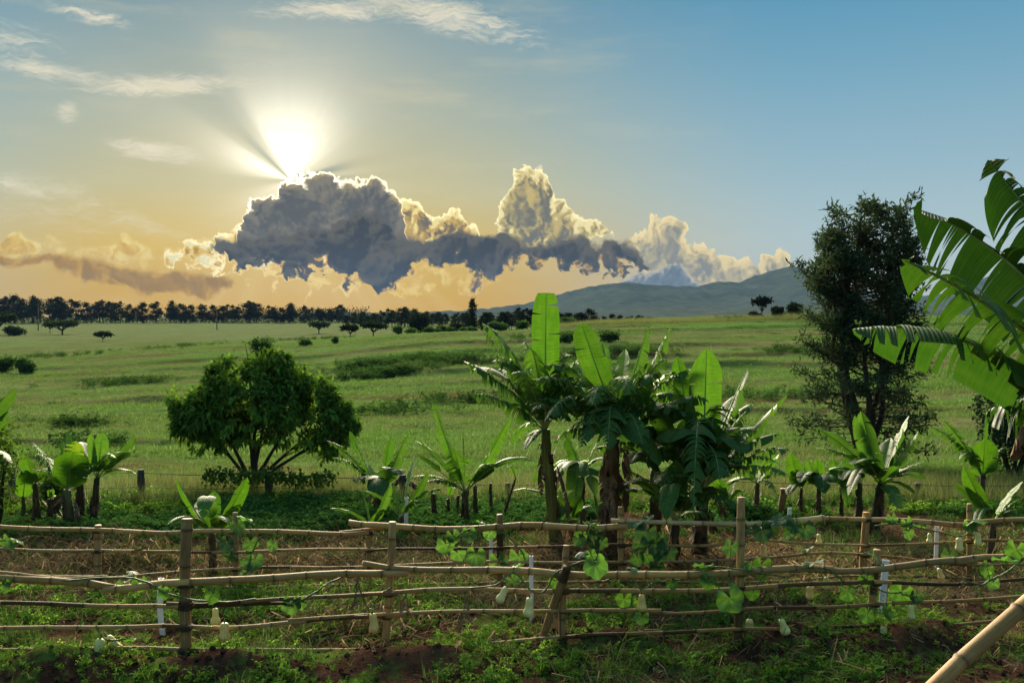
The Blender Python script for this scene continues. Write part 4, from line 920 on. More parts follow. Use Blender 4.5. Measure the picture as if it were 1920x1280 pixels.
sq = [(188, 1196, 52, 8.45, GRN, 12, 'pale green squash, lower left of the bunch above the left soil mound'), (201, 1192, 42, 8.55, GRN, -38, 'pale green squash tilting right in the bunch above the left soil mound'), (193, 1205, 38, 8.75, GRN, -3, 'green squash hanging lowest, behind the bunch above the left soil mound'),
      (403, 1139, 34, 8.85, GRN, 0, 'pear-shaped green squash just right of the thickest near fence post'), (421, 1166, 36, 8.5, TANS, 2, 'orange-tan squash below the green one right of the thickest fence post'),
      (698, 1149, 38, 8.85, TANS, -4, 'cream-tan squash hanging alone left of the slim leaning near fence post'), (950, 1100, 34, 8.75, CREAM, 28, 'cream squash tilted, hanging from the second near rail left of the white pipe'), (993, 1119, 38, 8.75, CREAM, 6, 'cream squash hanging in front of the tall white pipe by the dark brace'),
      (1203, 1113, 34, 8.7, TANS, 0, 'blocky cream-tan squash hanging right of the short braced post'), (1518, 1097, 27, 9.2, TANS, 0, 'small tan squash hanging from the second near rail, lower of two close together'), (1549, 1080, 25, 9.1, GRN, 2, 'small squash of bell shape hanging just under the thick near rail'),
      (1709, 1133, 30, 9.0, GRN, -2, 'round-bottomed green squash hanging right of the thick white pipe'), (1405, 1159, 38, 9.0, GRN, 3, 'pale green squash crossed by the lowest rail beside the tall near fence post'), (1464, 1159, 34, 8.75, GRN, -20, 'pale green squash resting tilted on top of a dark soil mound'),
      (1656, 1173, 28, 9.05, GRN, 0, 'green squash under the lowest rail beside the short fat post'), (1431, 1019, 27, 11.0, TANS, 0, 'straight cream squash hanging right of the post, lower of the pair on the far fence'), (1446, 998, 24, 11.3, TANS, 10, 'small cream squash half hidden by vine leaves on the far fence'),
      (1535, 1000, 21, 11.2, GRN, 0, 'thin pale green squash hanging alone under the far fence top rail'), (1743, 999, 20, 11.2, CREAM, 0, 'small cream squash directly left of the pipe at the right of the far fence'), (1798, 1007, 27, 11.0, CREAM, 0, 'cream squash left of the squared brown far post at right'),
      (1833, 997, 27, 11.0, GRN, -2, 'pale green squash right of the squared brown far post at right'), (1761, 1064, 24, 10.2, TANS, -16, 'tan squash between the two fences below the right white pipe'), (1506, 1054, 22, 9.6, GRN, 0, 'green squash peeping out behind a large leaf on the thick rail'), (452, 1072, 17, 10.6, GRN, 0, 'tiny green squash behind the near rail at the left young banana')]
for i, (px, py, h, d, col, tl, lab) in enumerate(sq): squash(px, py, h, d, col, tl, i, lab)

def sqleaf_mesh(seed):
    """broad five-lobed leaf, cupped, with folded veins, about 1 m across before scaling"""
    r = np.random.default_rng(seed); mb = MB(); n = 31; th = np.linspace(-pi * .88, pi * .88, n)
    lob = .86 + .14 * np.abs(np.cos(th * 2.5 / 1.0)) ** .8 - .10 * (np.abs(th) / pi) + r.normal(size=n) * .03
    V = [(0, 0, 0)]; m = 4; cup = r.uniform(-.55, .5); wv = r.uniform(.06, .16)
    for j in range(1, m + 1):
        f = j / m
        for a, l in zip(th, lob):
            x = sin(a) * l * f * .5; y = cos(a) * l * f * .52
            V.append((x, y, cup * f * f * .28 * (1 + .5 * cos(a)) + wv * .5 * math.sin(a * 5 + seed) * f * f - .20 * max(0, y) ** 2 * 3 * r.uniform(.8, 1.) + .02 * r.normal() * f))
    T = [(0, 1 + q + 1, 1 + q) for q in range(n - 1)]; Q = [(1 + (j - 1) * n + q, 1 + (j - 1) * n + q + 1, 1 + j * n + q + 1, 1 + j * n + q) for j in range(1, m) for q in range(n - 1)]
    tint = np.ones((len(V), 3)) * r.uniform(.85, 1.15); tint[1:] *= np.tile(.78 + .45 * np.abs(np.cos(th * 2.5)) ** 6, m)[:, None] * r.uniform(.8, 1.2, (len(V) - 1, 1)); vv = np.array(V); mb.add(V, Q, T, None, tint); return mb.mesh('leaf', M['sqleaf'])
SL = [sqleaf_mesh(s) for s in range(6)]
def vine(label, depth, path, leaves, seed, thin=.008, rails=0.):
    r = np.random.default_rng(seed); dd = lambda px: float(depth(px)) - .08; root = thing('squash_vine', label, 'vine', P(*path[0], dd(path[0][0])), 'squash vines climbing the bamboo fences'); loc = np.array(root.location)
    w = np.array([P(a, b, dd(a) + r.normal() * .03) for a, b in path]); line = poly(w, 60); mb = MB(); line = line + np.cumsum(r.normal(size=line.shape) * .004, axis=0) * np.sin(np.linspace(0, pi, 60))[:, None]
    tube(mb, line - loc, thin, 6)
    for _ in range(3):                                  # tendrils
        p = line[r.integers(5, 55)]; tt = np.linspace(0, 1, 14); a = r.uniform(0, 6); tube(mb, np.stack([p[0] + tt * .16 * cos(a) + .02 * np.cos(tt * 18), p[1] - tt * .05 + .02 * np.sin(tt * 18), p[2] - tt * .12], 1) - loc, .0022, 4)
    mb.build('stem', M['vine'], root)
    for (px, py, s, kind) in leaves:
        d = dd(px) + r.uniform(-.12, .06); c = P(px, py, d); size = s / F * d * .92; o = link('leaf', SL[int(r.integers(6))], root, c - loc); o.scale = (size, size, size)
        if kind == 'f': e = (R(r.uniform(-105, -65)), R(r.uniform(-25, 25)), R(r.uniform(-30, 30)))         # hanging, facing the camera
        elif kind == 'b': e = (R(r.uniform(-100, -75)), R(r.uniform(-30, 30)), R(r.uniform(-35, 35)))       # hanging with the light behind
        else: e = (R(r.uniform(-28, 10)), R(r.uniform(-22, 22)), R(r.uniform(0, 360)))                     # held flat, seen edge-on
        o.rotation_euler = e; k = r.uniform(.85, 1.2); o.color = (k, k, k, 1) if kind == 'f' else ((1.3 * k, 1.35 * k, .85 * k, 1) if kind == 'b' else (1.2 * k, 1.3 * k, 1.4 * k, 1))  # back-lit leaves: light from behind put into a brighter, yellower colour
        i = int(np.argmin(np.linalg.norm(line - c, axis=1))); mb = MB(); q = line[i]; tube(mb, bez(q - loc, (q + c) / 2 - loc + (0, -.02, .04), c - loc, 8), [.0035] * 8, 5); mb.build('leaf_stalk', M['vine'], root)
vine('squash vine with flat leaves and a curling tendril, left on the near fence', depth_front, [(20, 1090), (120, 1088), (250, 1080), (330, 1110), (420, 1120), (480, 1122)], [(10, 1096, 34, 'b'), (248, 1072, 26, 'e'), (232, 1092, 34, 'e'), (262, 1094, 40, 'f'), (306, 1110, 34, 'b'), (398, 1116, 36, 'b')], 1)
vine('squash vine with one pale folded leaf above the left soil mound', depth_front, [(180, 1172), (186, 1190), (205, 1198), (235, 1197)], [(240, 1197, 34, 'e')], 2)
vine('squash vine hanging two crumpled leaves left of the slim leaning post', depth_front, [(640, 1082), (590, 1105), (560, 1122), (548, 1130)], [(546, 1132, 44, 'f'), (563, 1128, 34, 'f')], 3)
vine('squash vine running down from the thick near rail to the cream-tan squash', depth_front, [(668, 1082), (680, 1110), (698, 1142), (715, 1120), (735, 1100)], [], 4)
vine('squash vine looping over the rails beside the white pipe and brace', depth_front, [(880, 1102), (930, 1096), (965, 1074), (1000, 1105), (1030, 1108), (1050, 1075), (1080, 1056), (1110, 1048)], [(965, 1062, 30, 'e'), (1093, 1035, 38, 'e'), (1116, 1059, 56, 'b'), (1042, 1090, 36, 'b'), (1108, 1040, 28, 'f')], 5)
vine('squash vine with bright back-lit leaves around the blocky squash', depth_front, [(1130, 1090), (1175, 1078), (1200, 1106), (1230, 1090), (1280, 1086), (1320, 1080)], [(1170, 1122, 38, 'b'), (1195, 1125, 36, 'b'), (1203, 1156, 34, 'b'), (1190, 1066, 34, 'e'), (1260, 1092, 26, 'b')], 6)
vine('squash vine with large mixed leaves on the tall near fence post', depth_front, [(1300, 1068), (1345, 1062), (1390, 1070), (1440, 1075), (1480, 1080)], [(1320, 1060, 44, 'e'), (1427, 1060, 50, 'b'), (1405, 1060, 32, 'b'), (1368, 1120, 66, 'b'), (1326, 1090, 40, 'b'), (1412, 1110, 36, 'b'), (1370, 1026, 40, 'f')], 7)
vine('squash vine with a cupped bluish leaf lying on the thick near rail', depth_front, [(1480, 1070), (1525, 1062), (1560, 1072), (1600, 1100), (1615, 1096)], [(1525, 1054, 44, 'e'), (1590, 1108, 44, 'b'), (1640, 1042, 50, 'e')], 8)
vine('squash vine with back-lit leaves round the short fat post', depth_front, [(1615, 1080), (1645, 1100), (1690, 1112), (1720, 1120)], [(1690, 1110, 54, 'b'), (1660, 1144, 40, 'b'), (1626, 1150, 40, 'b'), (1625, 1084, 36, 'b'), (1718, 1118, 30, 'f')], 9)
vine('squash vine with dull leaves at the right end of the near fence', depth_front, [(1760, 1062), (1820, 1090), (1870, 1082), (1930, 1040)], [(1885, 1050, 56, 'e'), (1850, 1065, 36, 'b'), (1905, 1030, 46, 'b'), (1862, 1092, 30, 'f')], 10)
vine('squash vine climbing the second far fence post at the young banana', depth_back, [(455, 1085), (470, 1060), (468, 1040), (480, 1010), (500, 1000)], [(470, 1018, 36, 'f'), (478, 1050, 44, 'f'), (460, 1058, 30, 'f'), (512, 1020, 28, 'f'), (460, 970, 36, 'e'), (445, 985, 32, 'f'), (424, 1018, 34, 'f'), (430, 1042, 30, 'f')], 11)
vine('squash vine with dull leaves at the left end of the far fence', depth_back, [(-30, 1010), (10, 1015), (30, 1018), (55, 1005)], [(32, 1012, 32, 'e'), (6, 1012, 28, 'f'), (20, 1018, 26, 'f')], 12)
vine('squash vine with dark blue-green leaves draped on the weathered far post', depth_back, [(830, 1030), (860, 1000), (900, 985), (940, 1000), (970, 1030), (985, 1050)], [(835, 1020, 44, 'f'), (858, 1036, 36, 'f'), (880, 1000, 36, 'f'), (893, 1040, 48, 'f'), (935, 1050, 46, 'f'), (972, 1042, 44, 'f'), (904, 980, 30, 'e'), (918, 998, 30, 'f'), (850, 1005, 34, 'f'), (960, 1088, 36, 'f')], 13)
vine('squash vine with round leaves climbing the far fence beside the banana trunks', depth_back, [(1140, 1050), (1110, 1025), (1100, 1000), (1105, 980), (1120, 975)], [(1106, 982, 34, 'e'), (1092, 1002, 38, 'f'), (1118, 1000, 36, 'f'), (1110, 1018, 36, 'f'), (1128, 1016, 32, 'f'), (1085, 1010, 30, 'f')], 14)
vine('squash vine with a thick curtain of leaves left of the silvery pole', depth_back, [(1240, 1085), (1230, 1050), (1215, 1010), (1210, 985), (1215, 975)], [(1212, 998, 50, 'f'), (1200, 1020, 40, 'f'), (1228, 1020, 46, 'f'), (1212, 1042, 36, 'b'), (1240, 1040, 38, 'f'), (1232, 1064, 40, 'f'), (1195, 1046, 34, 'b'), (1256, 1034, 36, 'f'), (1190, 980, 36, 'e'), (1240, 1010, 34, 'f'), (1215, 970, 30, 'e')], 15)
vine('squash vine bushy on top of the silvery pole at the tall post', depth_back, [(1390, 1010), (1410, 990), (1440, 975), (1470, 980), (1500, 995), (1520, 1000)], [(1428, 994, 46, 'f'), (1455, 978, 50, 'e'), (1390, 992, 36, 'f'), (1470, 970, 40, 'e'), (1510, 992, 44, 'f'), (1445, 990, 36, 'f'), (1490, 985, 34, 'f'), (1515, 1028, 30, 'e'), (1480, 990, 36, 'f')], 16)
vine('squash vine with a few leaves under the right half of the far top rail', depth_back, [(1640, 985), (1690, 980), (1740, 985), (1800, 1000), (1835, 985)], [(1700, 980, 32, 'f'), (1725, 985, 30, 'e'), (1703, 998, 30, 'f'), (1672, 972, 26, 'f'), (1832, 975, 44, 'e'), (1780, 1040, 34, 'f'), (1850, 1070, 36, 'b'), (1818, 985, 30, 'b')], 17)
# dry hanging vines: thin twigs below the rails
for (a, b, lab) in [((875, 1105), (868, 1165), 'dry dead vine dangling from the second near rail in the middle'), ((760, 1108), (772, 1150), 'dry curled vine hanging right of the slim leaning near post'), ((1462, 1094), (1460, 1160), 'dry vine hanging above the soil mound with the tilted squash'), ((280, 1000), (276, 1036), 'dry vine hanging from the far top rail at left'), ((666, 1085), (668, 1118), 'dry pale vine tail hanging left of the slim leaning near post')]:
    dfun = depth_front if a[1] > 1050 else depth_back; p = P(*a, float(dfun(a[0])) - .06); q = P(*b, float(dfun(a[0])) - .08); r = np.random.default_rng(int(a[0])); mb = MB(); n = 24; t = np.linspace(0, 1, n)[:, None]
    ln = p + (q - p) * t + np.cumsum(r.normal(size=(n, 3)) * .006, axis=0); tube(mb, ln - p, .006, 5)
    for k in range(5): c = ln[r.integers(2, n)]; e = r.normal(size=3) * .05 - (0, 0, .05); s = r.normal(size=3) * .010; mb.add([c - p - s, c - p + s, c - p + e + s, c - p + e - s], [(0, 1, 2, 3)], None, None, np.array((1.6, 1.5, 1.4)))
    tag(mb.build('dry_vine', M['dryvine'], None, p), lab, 'dry vine')

# ------------------------------------------------------------------ banana plants
BG = 'banana plants growing behind the bamboo fences'
def banana(label, base, d, top, r0, leaves, seed, dark=1., dead=0, lean=0., r1=None, name='banana_plant', group=BG, stem=True):
    """base, top: photograph pixels of the foot (its column only) and of the crown; leaves: (tip px, tip py, W metres, options)"""
    b = G(base, d); root = thing(name, label, 'banana plant', b, group); r1 = r0 * .62 if r1 is None else r1; t = P(*top, d)
    if stem: pseudostem(root, b, t, r0, r1, seed, dark, dead, lean)
    for q, lf in enumerate(leaves):
        px, py, W = lf[:3]; o = dict(lf[3]) if len(lf) > 3 else {}
        dd = o.pop('dd', ((q * 37) % 11 - 5) * .04); st = o.pop('st', None); s = t + np.array((0, 0, -.02)) if st is None else P(*st, d + o.pop('sd', 0.))
        add_leaf(root, s, P(px, py, d + dd), W, **o)
    return root
up = dict(tear=.12, fold=.25, grav=.10, bend=.02)      # young upright leaf seen flat
def U(**k): return {**up, **k}
tn = dict(tear=.58, fold=.25, grav=1.15, bend=.14, nseg=34)      # torn, hanging strips
def Tn(**k): return {**tn, **k}
md = dict(tear=.14, fold=.45, grav=.5, bend=.12)
def Md(**k): return {**md, **k}

# the tall clump in the middle
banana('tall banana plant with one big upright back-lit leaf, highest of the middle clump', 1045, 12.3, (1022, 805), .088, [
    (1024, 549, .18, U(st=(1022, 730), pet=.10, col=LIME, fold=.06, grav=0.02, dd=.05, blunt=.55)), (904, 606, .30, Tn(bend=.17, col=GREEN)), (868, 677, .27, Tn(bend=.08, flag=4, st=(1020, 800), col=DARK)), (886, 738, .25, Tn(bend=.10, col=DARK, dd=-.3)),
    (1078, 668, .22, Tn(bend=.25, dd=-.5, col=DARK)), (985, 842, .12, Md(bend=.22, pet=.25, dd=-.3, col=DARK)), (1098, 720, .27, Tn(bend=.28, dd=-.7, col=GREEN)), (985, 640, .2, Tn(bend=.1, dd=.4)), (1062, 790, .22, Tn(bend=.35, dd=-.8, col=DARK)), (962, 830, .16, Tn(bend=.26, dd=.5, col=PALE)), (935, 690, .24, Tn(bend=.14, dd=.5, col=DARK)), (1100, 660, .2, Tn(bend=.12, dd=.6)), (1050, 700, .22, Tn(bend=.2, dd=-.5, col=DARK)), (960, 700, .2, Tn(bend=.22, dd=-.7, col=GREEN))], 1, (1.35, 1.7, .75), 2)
banana('tall banana plant with thick brown trunk hung with dry leaves, next to the tallest', 1142, 12.0, (1150, 822), .112, [
    (1090, 607, .205, U(st=(1152, 780), pet=.30, col=BRIGHT, fold=.12, grav=.05, bend=-.02, blunt=.3)), (1130, 640, .13, U(st=(1150, 780), pet=.4, col=BRIGHT, fold=.5, dd=.3)), (1172, 655, .14, U(st=(1160, 780), pet=.35, col=LIME, dd=.3)),
    (1216, 609, .17, Tn(bend=-.02, tear=.7, grav=.6, half=(.5, 1))), (1257, 613, .20, Tn(bend=.0, tear=.6, grav=1.)), (1000, 712, .30, Tn(bend=.2, dd=-.5)), (1020, 790, .26, Tn(bend=.32, dd=-.9, col=DARK)),
    (1140, 845, .27, Tn(bend=.42, dd=-1.1, col=DARK, tear=.55)), (1090, 838, .25, Tn(bend=.36, dd=-1., col=DARK)), (1205, 835, .27, Tn(bend=.36, dd=-.95, col=DARK)), (1318, 692, .22, Tn(bend=.16)), (1290, 780, .26, Tn(bend=.28, dd=-.5, col=DARK)),
    (1240, 700, .24, Tn(bend=.22, dd=-.6)), (1236, 872, .20, Md(bend=.25, dd=-.7, col=DARK)), (1075, 740, .24, Tn(bend=.3, dd=.6)), (1180, 740, .24, Tn(bend=.4, dd=-.9)), (1060, 660, .22, Tn(bend=.1, dd=.5, col=DARK)), (1270, 740, .24, Tn(bend=.2, dd=.3, col=DARK)), (1200, 690, .22, Tn(bend=.14, dd=-.3)), (1040, 830, .22, Tn(bend=.25, dd=.2, col=DARK)), (1110, 760, .24, Tn(bend=.35, dd=-1., col=GREEN))], 2, (1.25, 1.0, .85), 9)
banana('banana plant with two broad tattered upright leaves right of the brown trunk', 1312, 12.1, (1318, 915), .105, [
    (1325, 652, .205, U(st=(1318, 870), pet=.16, col=(1.3, 1.35, .9, 1), tear=.14, fold=.15, grav=.12)), (1270, 668, .11, U(pet=.45, col=LIME, st=(1300, 860))), (1410, 680, .17, Md(bend=.08, tear=.5, flag=6, grav=.7, pet=.2)), (1477, 739, .17, Tn(bend=.04, tear=.3, grav=.8, flag=5, col=PALE)),
    (1462, 812, .18, Tn(bend=.14, pet=.2, tear=.35)), (1458, 868, .18, Tn(bend=.22, grav=.9, col=DARK)), (1213, 742, .17, U(pet=.3, col=BRIGHT, dd=-.2)), (1300, 960, .27, Tn(bend=.7, dd=-1.3, col=DARK)), (1250, 830, .28, Md(bend=.3, dd=-.9, col=DARK)), (1390, 850, .25, Md(bend=.35, dd=-.9, col=DARK)),
    (1350, 900, .28, Tn(bend=.34, tear=.5, grav=1., dd=-1.2, col=DARK)), (1200, 800, .26, Md(bend=.2, dd=.3, col=DARK)), (1380, 740, .2, Md(bend=.1, dd=.5)), (1296, 745, .12, U(pet=.3, col=PALE, dd=-.5, half=(1, .3))), (1400, 770, .2, Tn(bend=.12, dd=-.3)), (1260, 720, .24, Tn(bend=.15, dd=-.4, col=DARK)), (1350, 760, .24, Tn(bend=.2, dd=-.8, col=DARK)), (1220, 850, .24, Tn(bend=.25, dd=-.6, col=DARK)), (1430, 800, .2, Tn(bend=.2, dd=.4, col=DARK)), (1290, 860, .24, Tn(bend=.3, dd=-.9, col=DARK))], 3, .7, 2)
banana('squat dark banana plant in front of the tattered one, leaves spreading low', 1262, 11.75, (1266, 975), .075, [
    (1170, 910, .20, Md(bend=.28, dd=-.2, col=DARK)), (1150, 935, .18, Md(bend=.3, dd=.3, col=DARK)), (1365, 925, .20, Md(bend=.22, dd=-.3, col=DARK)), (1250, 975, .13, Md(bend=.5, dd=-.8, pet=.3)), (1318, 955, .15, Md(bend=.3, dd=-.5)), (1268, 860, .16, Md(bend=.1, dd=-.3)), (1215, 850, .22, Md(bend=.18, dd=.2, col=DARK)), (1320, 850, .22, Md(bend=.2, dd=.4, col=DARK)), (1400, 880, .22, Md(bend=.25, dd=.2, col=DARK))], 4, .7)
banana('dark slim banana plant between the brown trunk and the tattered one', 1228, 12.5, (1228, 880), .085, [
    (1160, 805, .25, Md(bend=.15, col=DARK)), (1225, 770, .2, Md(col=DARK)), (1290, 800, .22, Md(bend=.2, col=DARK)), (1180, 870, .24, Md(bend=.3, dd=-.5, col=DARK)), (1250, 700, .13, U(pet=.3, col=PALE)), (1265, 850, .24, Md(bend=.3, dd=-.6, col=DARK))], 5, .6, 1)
banana('young bright banana plant half hidden between the two tall middle trunks', 1094, 13.2, (1092, 890), .04, [
    (1062, 815, .20, U(pet=.2, col=LIME, dd=.1)), (1040, 872, .15, Md(bend=.3, pet=.25, col=BRIGHT)), (1130, 860, .16, Md(bend=.2, col=PALE)), (1152, 910, .15, Tn(bend=.3, col=PALE)), (1030, 930, .14, Md(bend=.4, dd=-.6)), (1125, 820, .10, U(pet=.3, col=LIME)), (1075, 975, .14, Md(bend=.5, dd=-.7, col=PALE)), (1118, 965, .14, Md(bend=.5, dd=-.4)), (1000, 905, .12, Md(bend=.25, dd=.4, col=PALE))], 6)
banana('low banana sucker spreading at the foot of the tall middle clump', 1075, 12.6, (1070, 975), .035, [(1025, 940, .1, Md(bend=.3)), (1040, 990, .1, Md(bend=.5, dd=-.4)), (1110, 950, .12, Md(bend=.2, col=PALE)), (1085, 930, .1, U(pet=.2, col=BRIGHT)), (960, 920, .10, Md(bend=.16, st=(1065, 960), col=DARK))], 7)
def skirt(root, top, d, n, L, W, seed, lo=5, hi=55, cols=(DARK, DARK, GREEN, GREEN, PALE)):
    """extra arching torn leaves all round a crown"""
    r = np.random.default_rng(seed); t = P(*top, d)
    for k in range(n):
        a = k / n * 2 * pi + r.normal() * .3; e = R(r.uniform(lo, hi)); l = L * r.uniform(.75, 1.15); tip = t + np.array((cos(a) * cos(e), sin(a) * cos(e) * .8, sin(e))) * l
        add_leaf(root, t, tip, W * r.uniform(.8, 1.1), bend=r.uniform(.12, .28), side=r.normal() * .05, col=cols[int(r.integers(len(cols)))], **{**dict(fold=.3, nseg=34), **dict(tear=r.uniform(.3, .7), grav=r.uniform(.6, 1.2), pet=r.uniform(.12, .22))})
plants = [o for o in bpy.context.scene.objects if o.name.startswith('banana_plant')]
for o, top, d, n, L, W, lo, hi in zip(plants, [(1022, 805), (1150, 822), (1318, 915), (1266, 975), (1228, 880)], [12.3, 12., 12.1, 11.75, 12.5], [9, 12, 15, 7, 9], [1.15, 1.15, 1.25, .8, 1.0], [.21, .22, .24, .18, .22], [10, 0, 0, -10, 5], [65, 60, 60, 55, 70]): skirt(o, top, d, n, L, W, n * 7 + int(top[0]), lo, hi)
# left group
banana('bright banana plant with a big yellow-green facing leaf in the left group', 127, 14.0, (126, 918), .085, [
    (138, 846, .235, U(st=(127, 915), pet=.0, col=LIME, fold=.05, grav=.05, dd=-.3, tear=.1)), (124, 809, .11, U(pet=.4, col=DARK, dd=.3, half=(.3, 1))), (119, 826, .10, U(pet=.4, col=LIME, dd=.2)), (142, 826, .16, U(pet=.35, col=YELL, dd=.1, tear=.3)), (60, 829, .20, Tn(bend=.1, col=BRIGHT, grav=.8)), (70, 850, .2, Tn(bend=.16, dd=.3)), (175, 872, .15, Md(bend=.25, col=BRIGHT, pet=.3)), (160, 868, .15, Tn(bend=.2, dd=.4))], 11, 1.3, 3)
banana('dark banana plant at the right of the left group, leaves fanned like a hand', 170, 14.3, (182, 895), .060, [
    (171, 811, .085, U(pet=.2, col=PALE, half=(1, .5))), (193, 810, .11, U(pet=.2, col=PALE)), (253, 814, .14, Md(bend=.04, grav=.2, pet=.2, col=GREEN)), (244, 847, .14, Md(bend=.1, grav=.3, dd=-.2)), (256, 888, .15, Md(bend=.16, pet=.2, tear=.25)), (150, 895, .15, Md(bend=.35, dd=-.4, pet=.2)), (153, 828, .2, Md(bend=.1, dd=.4, col=DARK)), (215, 858, .14, Tn(bend=.2, dd=-.6, col=BRIGHT))], 12, .6)
banana('dark-stemmed banana plant behind the big yellow-green leaf of the left group', 148, 14.5, (149, 890), .07, [(152, 845, .2, Md(col=DARK)), (120, 850, .18, Md(col=DARK, bend=.16)), (175, 880, .16, Md(bend=.2, col=BRIGHT))], 13, .6)
banana('small banana plant with a single yellow-green leaf at the far left of its group', 42, 14.2, (43, 930), .035, [(50, 881, .115, U(pet=.0, col=LIME, grav=.02, fold=.08))], 14)
banana('banana plant with a broad grey-green leaf, second from left in the left group', 67, 14.2, (66, 905), .055, [(46, 851, .17, U(pet=.05, col=BRIGHT, roll=.3)), (82, 882, .13, Md(bend=.2)), (95, 878, .12, Tn(bend=.25, dd=.3))], 15, .8)
banana('stubby cut banana stem with tiny leaves in the left group', 95, 14.2, (95, 935), .075, [(92, 918, .04, Md(col=BRIGHT)), (99, 915, .04, Md(col=BRIGHT)), (104, 928, .03, Md())], 16, .7)
# young one behind the second far fence post, and the row to the right of the round tree
banana('small bright banana plant beside the thickest near fence post', 396, 11.45, (398, 1000), .05, [
    (330, 897, .11, Md(bend=-.03, fold=.7, grav=.2, col=LIME, tear=.1, half=(.6, 1))), (464, 894, .12, U(pet=.1, col=LIME, bend=-.06, fold=.3)), (402, 920, .12, U(pet=.15, col=BRIGHT)), (313, 984, .10, Md(bend=.26, grav=.5, dd=-.4)), (452, 945, .12, Md(bend=.1, col=BRIGHT)), (358, 950, .14, Md(bend=.12, col=BRIGHT)), (372, 940, .12, U(pet=.1, col=PALE, dd=.3)), (440, 992, .10, Md(bend=.3, dd=-.4, col=BRIGHT)), (380, 972, .11, Md(bend=.5, dd=-.6, col=PALE))], 21)
banana('banana plant with drooping dark central leaf just right of the round tree', 708, 15.0, (711, 930), .065, [
    (612, 825, .16, Tn(bend=.12, grav=.9)), (655, 807, .13, Md(bend=.03, tear=.5, flag=9, pet=.3, col=BRIGHT)), (733, 822, .11, U(pet=.5, col=BRIGHT, tear=.1)), (766, 812, .17, Tn(bend=.02, grav=.5, tear=.6)), (622, 858, .15, Tn(bend=.18, grav=.9, col=PALE)), (706, 930, .21, Tn(bend=.38, dd=-.8, tear=.22, col=DARK)), (668, 905, .18, Tn(bend=.3, dd=-.5, col=DARK)), (748, 890, .2, Md(bend=.3, dd=-.5, col=DARK)), (690, 870, .14, U(pet=.2, col=PALE))], 22, .7, 1)
banana('low banana plant with long narrow leaves in front of the braced strainer post', 752, 13.5, (752, 968), .04, [
    (672, 919, .11, Md(bend=.1, grav=.3)), (802, 884, .10, Md(bend=-.02, grav=.15, col=PALE)), (738, 905, .09, U(pet=.2, bend=-.06, col=PALE)), (830, 915, .10, Tn(bend=.16, col=PALE)), (790, 940, .10, Tn(bend=.2, dd=-.3, col=PALE)), (778, 858, .10, U(pet=.3, col=PALE, dd=.3))], 23)
banana('tiny banana sucker with a leaf lying low left behind the bare pole tip', 690, 12.6, (695, 985), .03, [(617, 953, .10, Md(bend=.1, grav=.3, pet=.1)), (733, 906, .08, U(pet=.15, bend=-.05, fold=.6, col=PALE)), (683, 935, .06, U(col=LIME)), (722, 955, .07, Md(col=LIME))], 24)
banana('open banana plant with tattered wing-like leaves left of the tall clump', 872, 14.2, (872, 920), .065, [
    (812, 754, .15, Tn(bend=-.02, grav=.7, flag=4, tear=.5, col=PALE)), (957, 782, .17, Tn(bend=-.02, grav=.5, tear=.25, col=BRIGHT)), (774, 823, .15, Md(bend=.06, grav=.4, tear=.2)), (847, 838, .21, Md(bend=.08, grav=.2, tear=.45, dd=-.4, col=BRIGHT)), (992, 858, .14, Md(bend=.14, grav=.7, dd=-.2, col=DARK)), (1004, 866, .12, Md(bend=.2, grav=.7, dd=.3)), (765, 896, .15, Tn(bend=.14, grav=.8, col=DARK)), (782, 912, .13, Tn(bend=.18, dd=-.4)), (940, 858, .10, U(pet=.4, bend=.0, col=BRIGHT)), (925, 868, .14, Tn(bend=.16, dd=-.4, col=PALE)), (868, 808, .016, U(fold=1.3, pet=.3, col=DARK)), (780, 850, .10, U(pet=.5, col=BRIGHT))], 25, .9)
for k, (px, d, ty, rr, lab) in enumerate([(815, 14.4, 925, .05, 'bare dark banana stem leftmost under the tattered wing-like leaves'), (840, 14.6, 935, .032, 'thin bare banana stem close left of the wing-leaved plant'), (856, 14.7, 928, .03, 'thin bare dark stem right against the wing-leaved plant'), (893, 14.5, 910, .04, 'bare dark banana stem first to the right of the wing-leaved plant'), (920, 14.9, 905, .03, 'reddish bare banana stem between the wing-leaved plant and the tall clump'), (938, 14.5, 895, .022, 'thin curved banana stem leaning right near the tall clump')]):
    banana(lab, px, d, (px + (k % 3 - 1) * 3 + (26 if k == 5 else 0), ty), rr, [(px + 14, ty - 18, .05, Md(bend=.3, col=BRIGHT))] if k % 2 else [], 30 + k, .7)
# right group
banana('young leafy banana plant first to the right of the dark clump', 1419, 15.0, (1420, 905), .05, [
    (1448, 836, .11, U(pet=.3, col=PALE)), (1462, 848, .12, Md(bend=.05, col=PALE)), (1378, 868, .13, Md(bend=.12)), (1398, 850, .10, U(pet=.3, col=PALE)), (1484, 893, .12, Tn(bend=.2, grav=.9)), (1365, 910, .13, Md(bend=.25, col=BRIGHT)), (1455, 925, .11, Tn(bend=.3, dd=-.4)), (1345, 935, .12, Md(bend=.3, dd=.3)), (1440, 875, .14, Tn(bend=.2, dd=.4, col=PALE))], 41)
banana('low bushy banana sucker below the young leafy plant, right of the stump', 1362, 15.2, (1362, 945), .04, [(1330, 900, .10, Md(col=BRIGHT)), (1345, 890, .10, U(col=LIME)), (1380, 895, .10, U(col=BRIGHT)), (1400, 920, .10, Md(bend=.2)), (1325, 930, .1, Md(bend=.3))], 42)
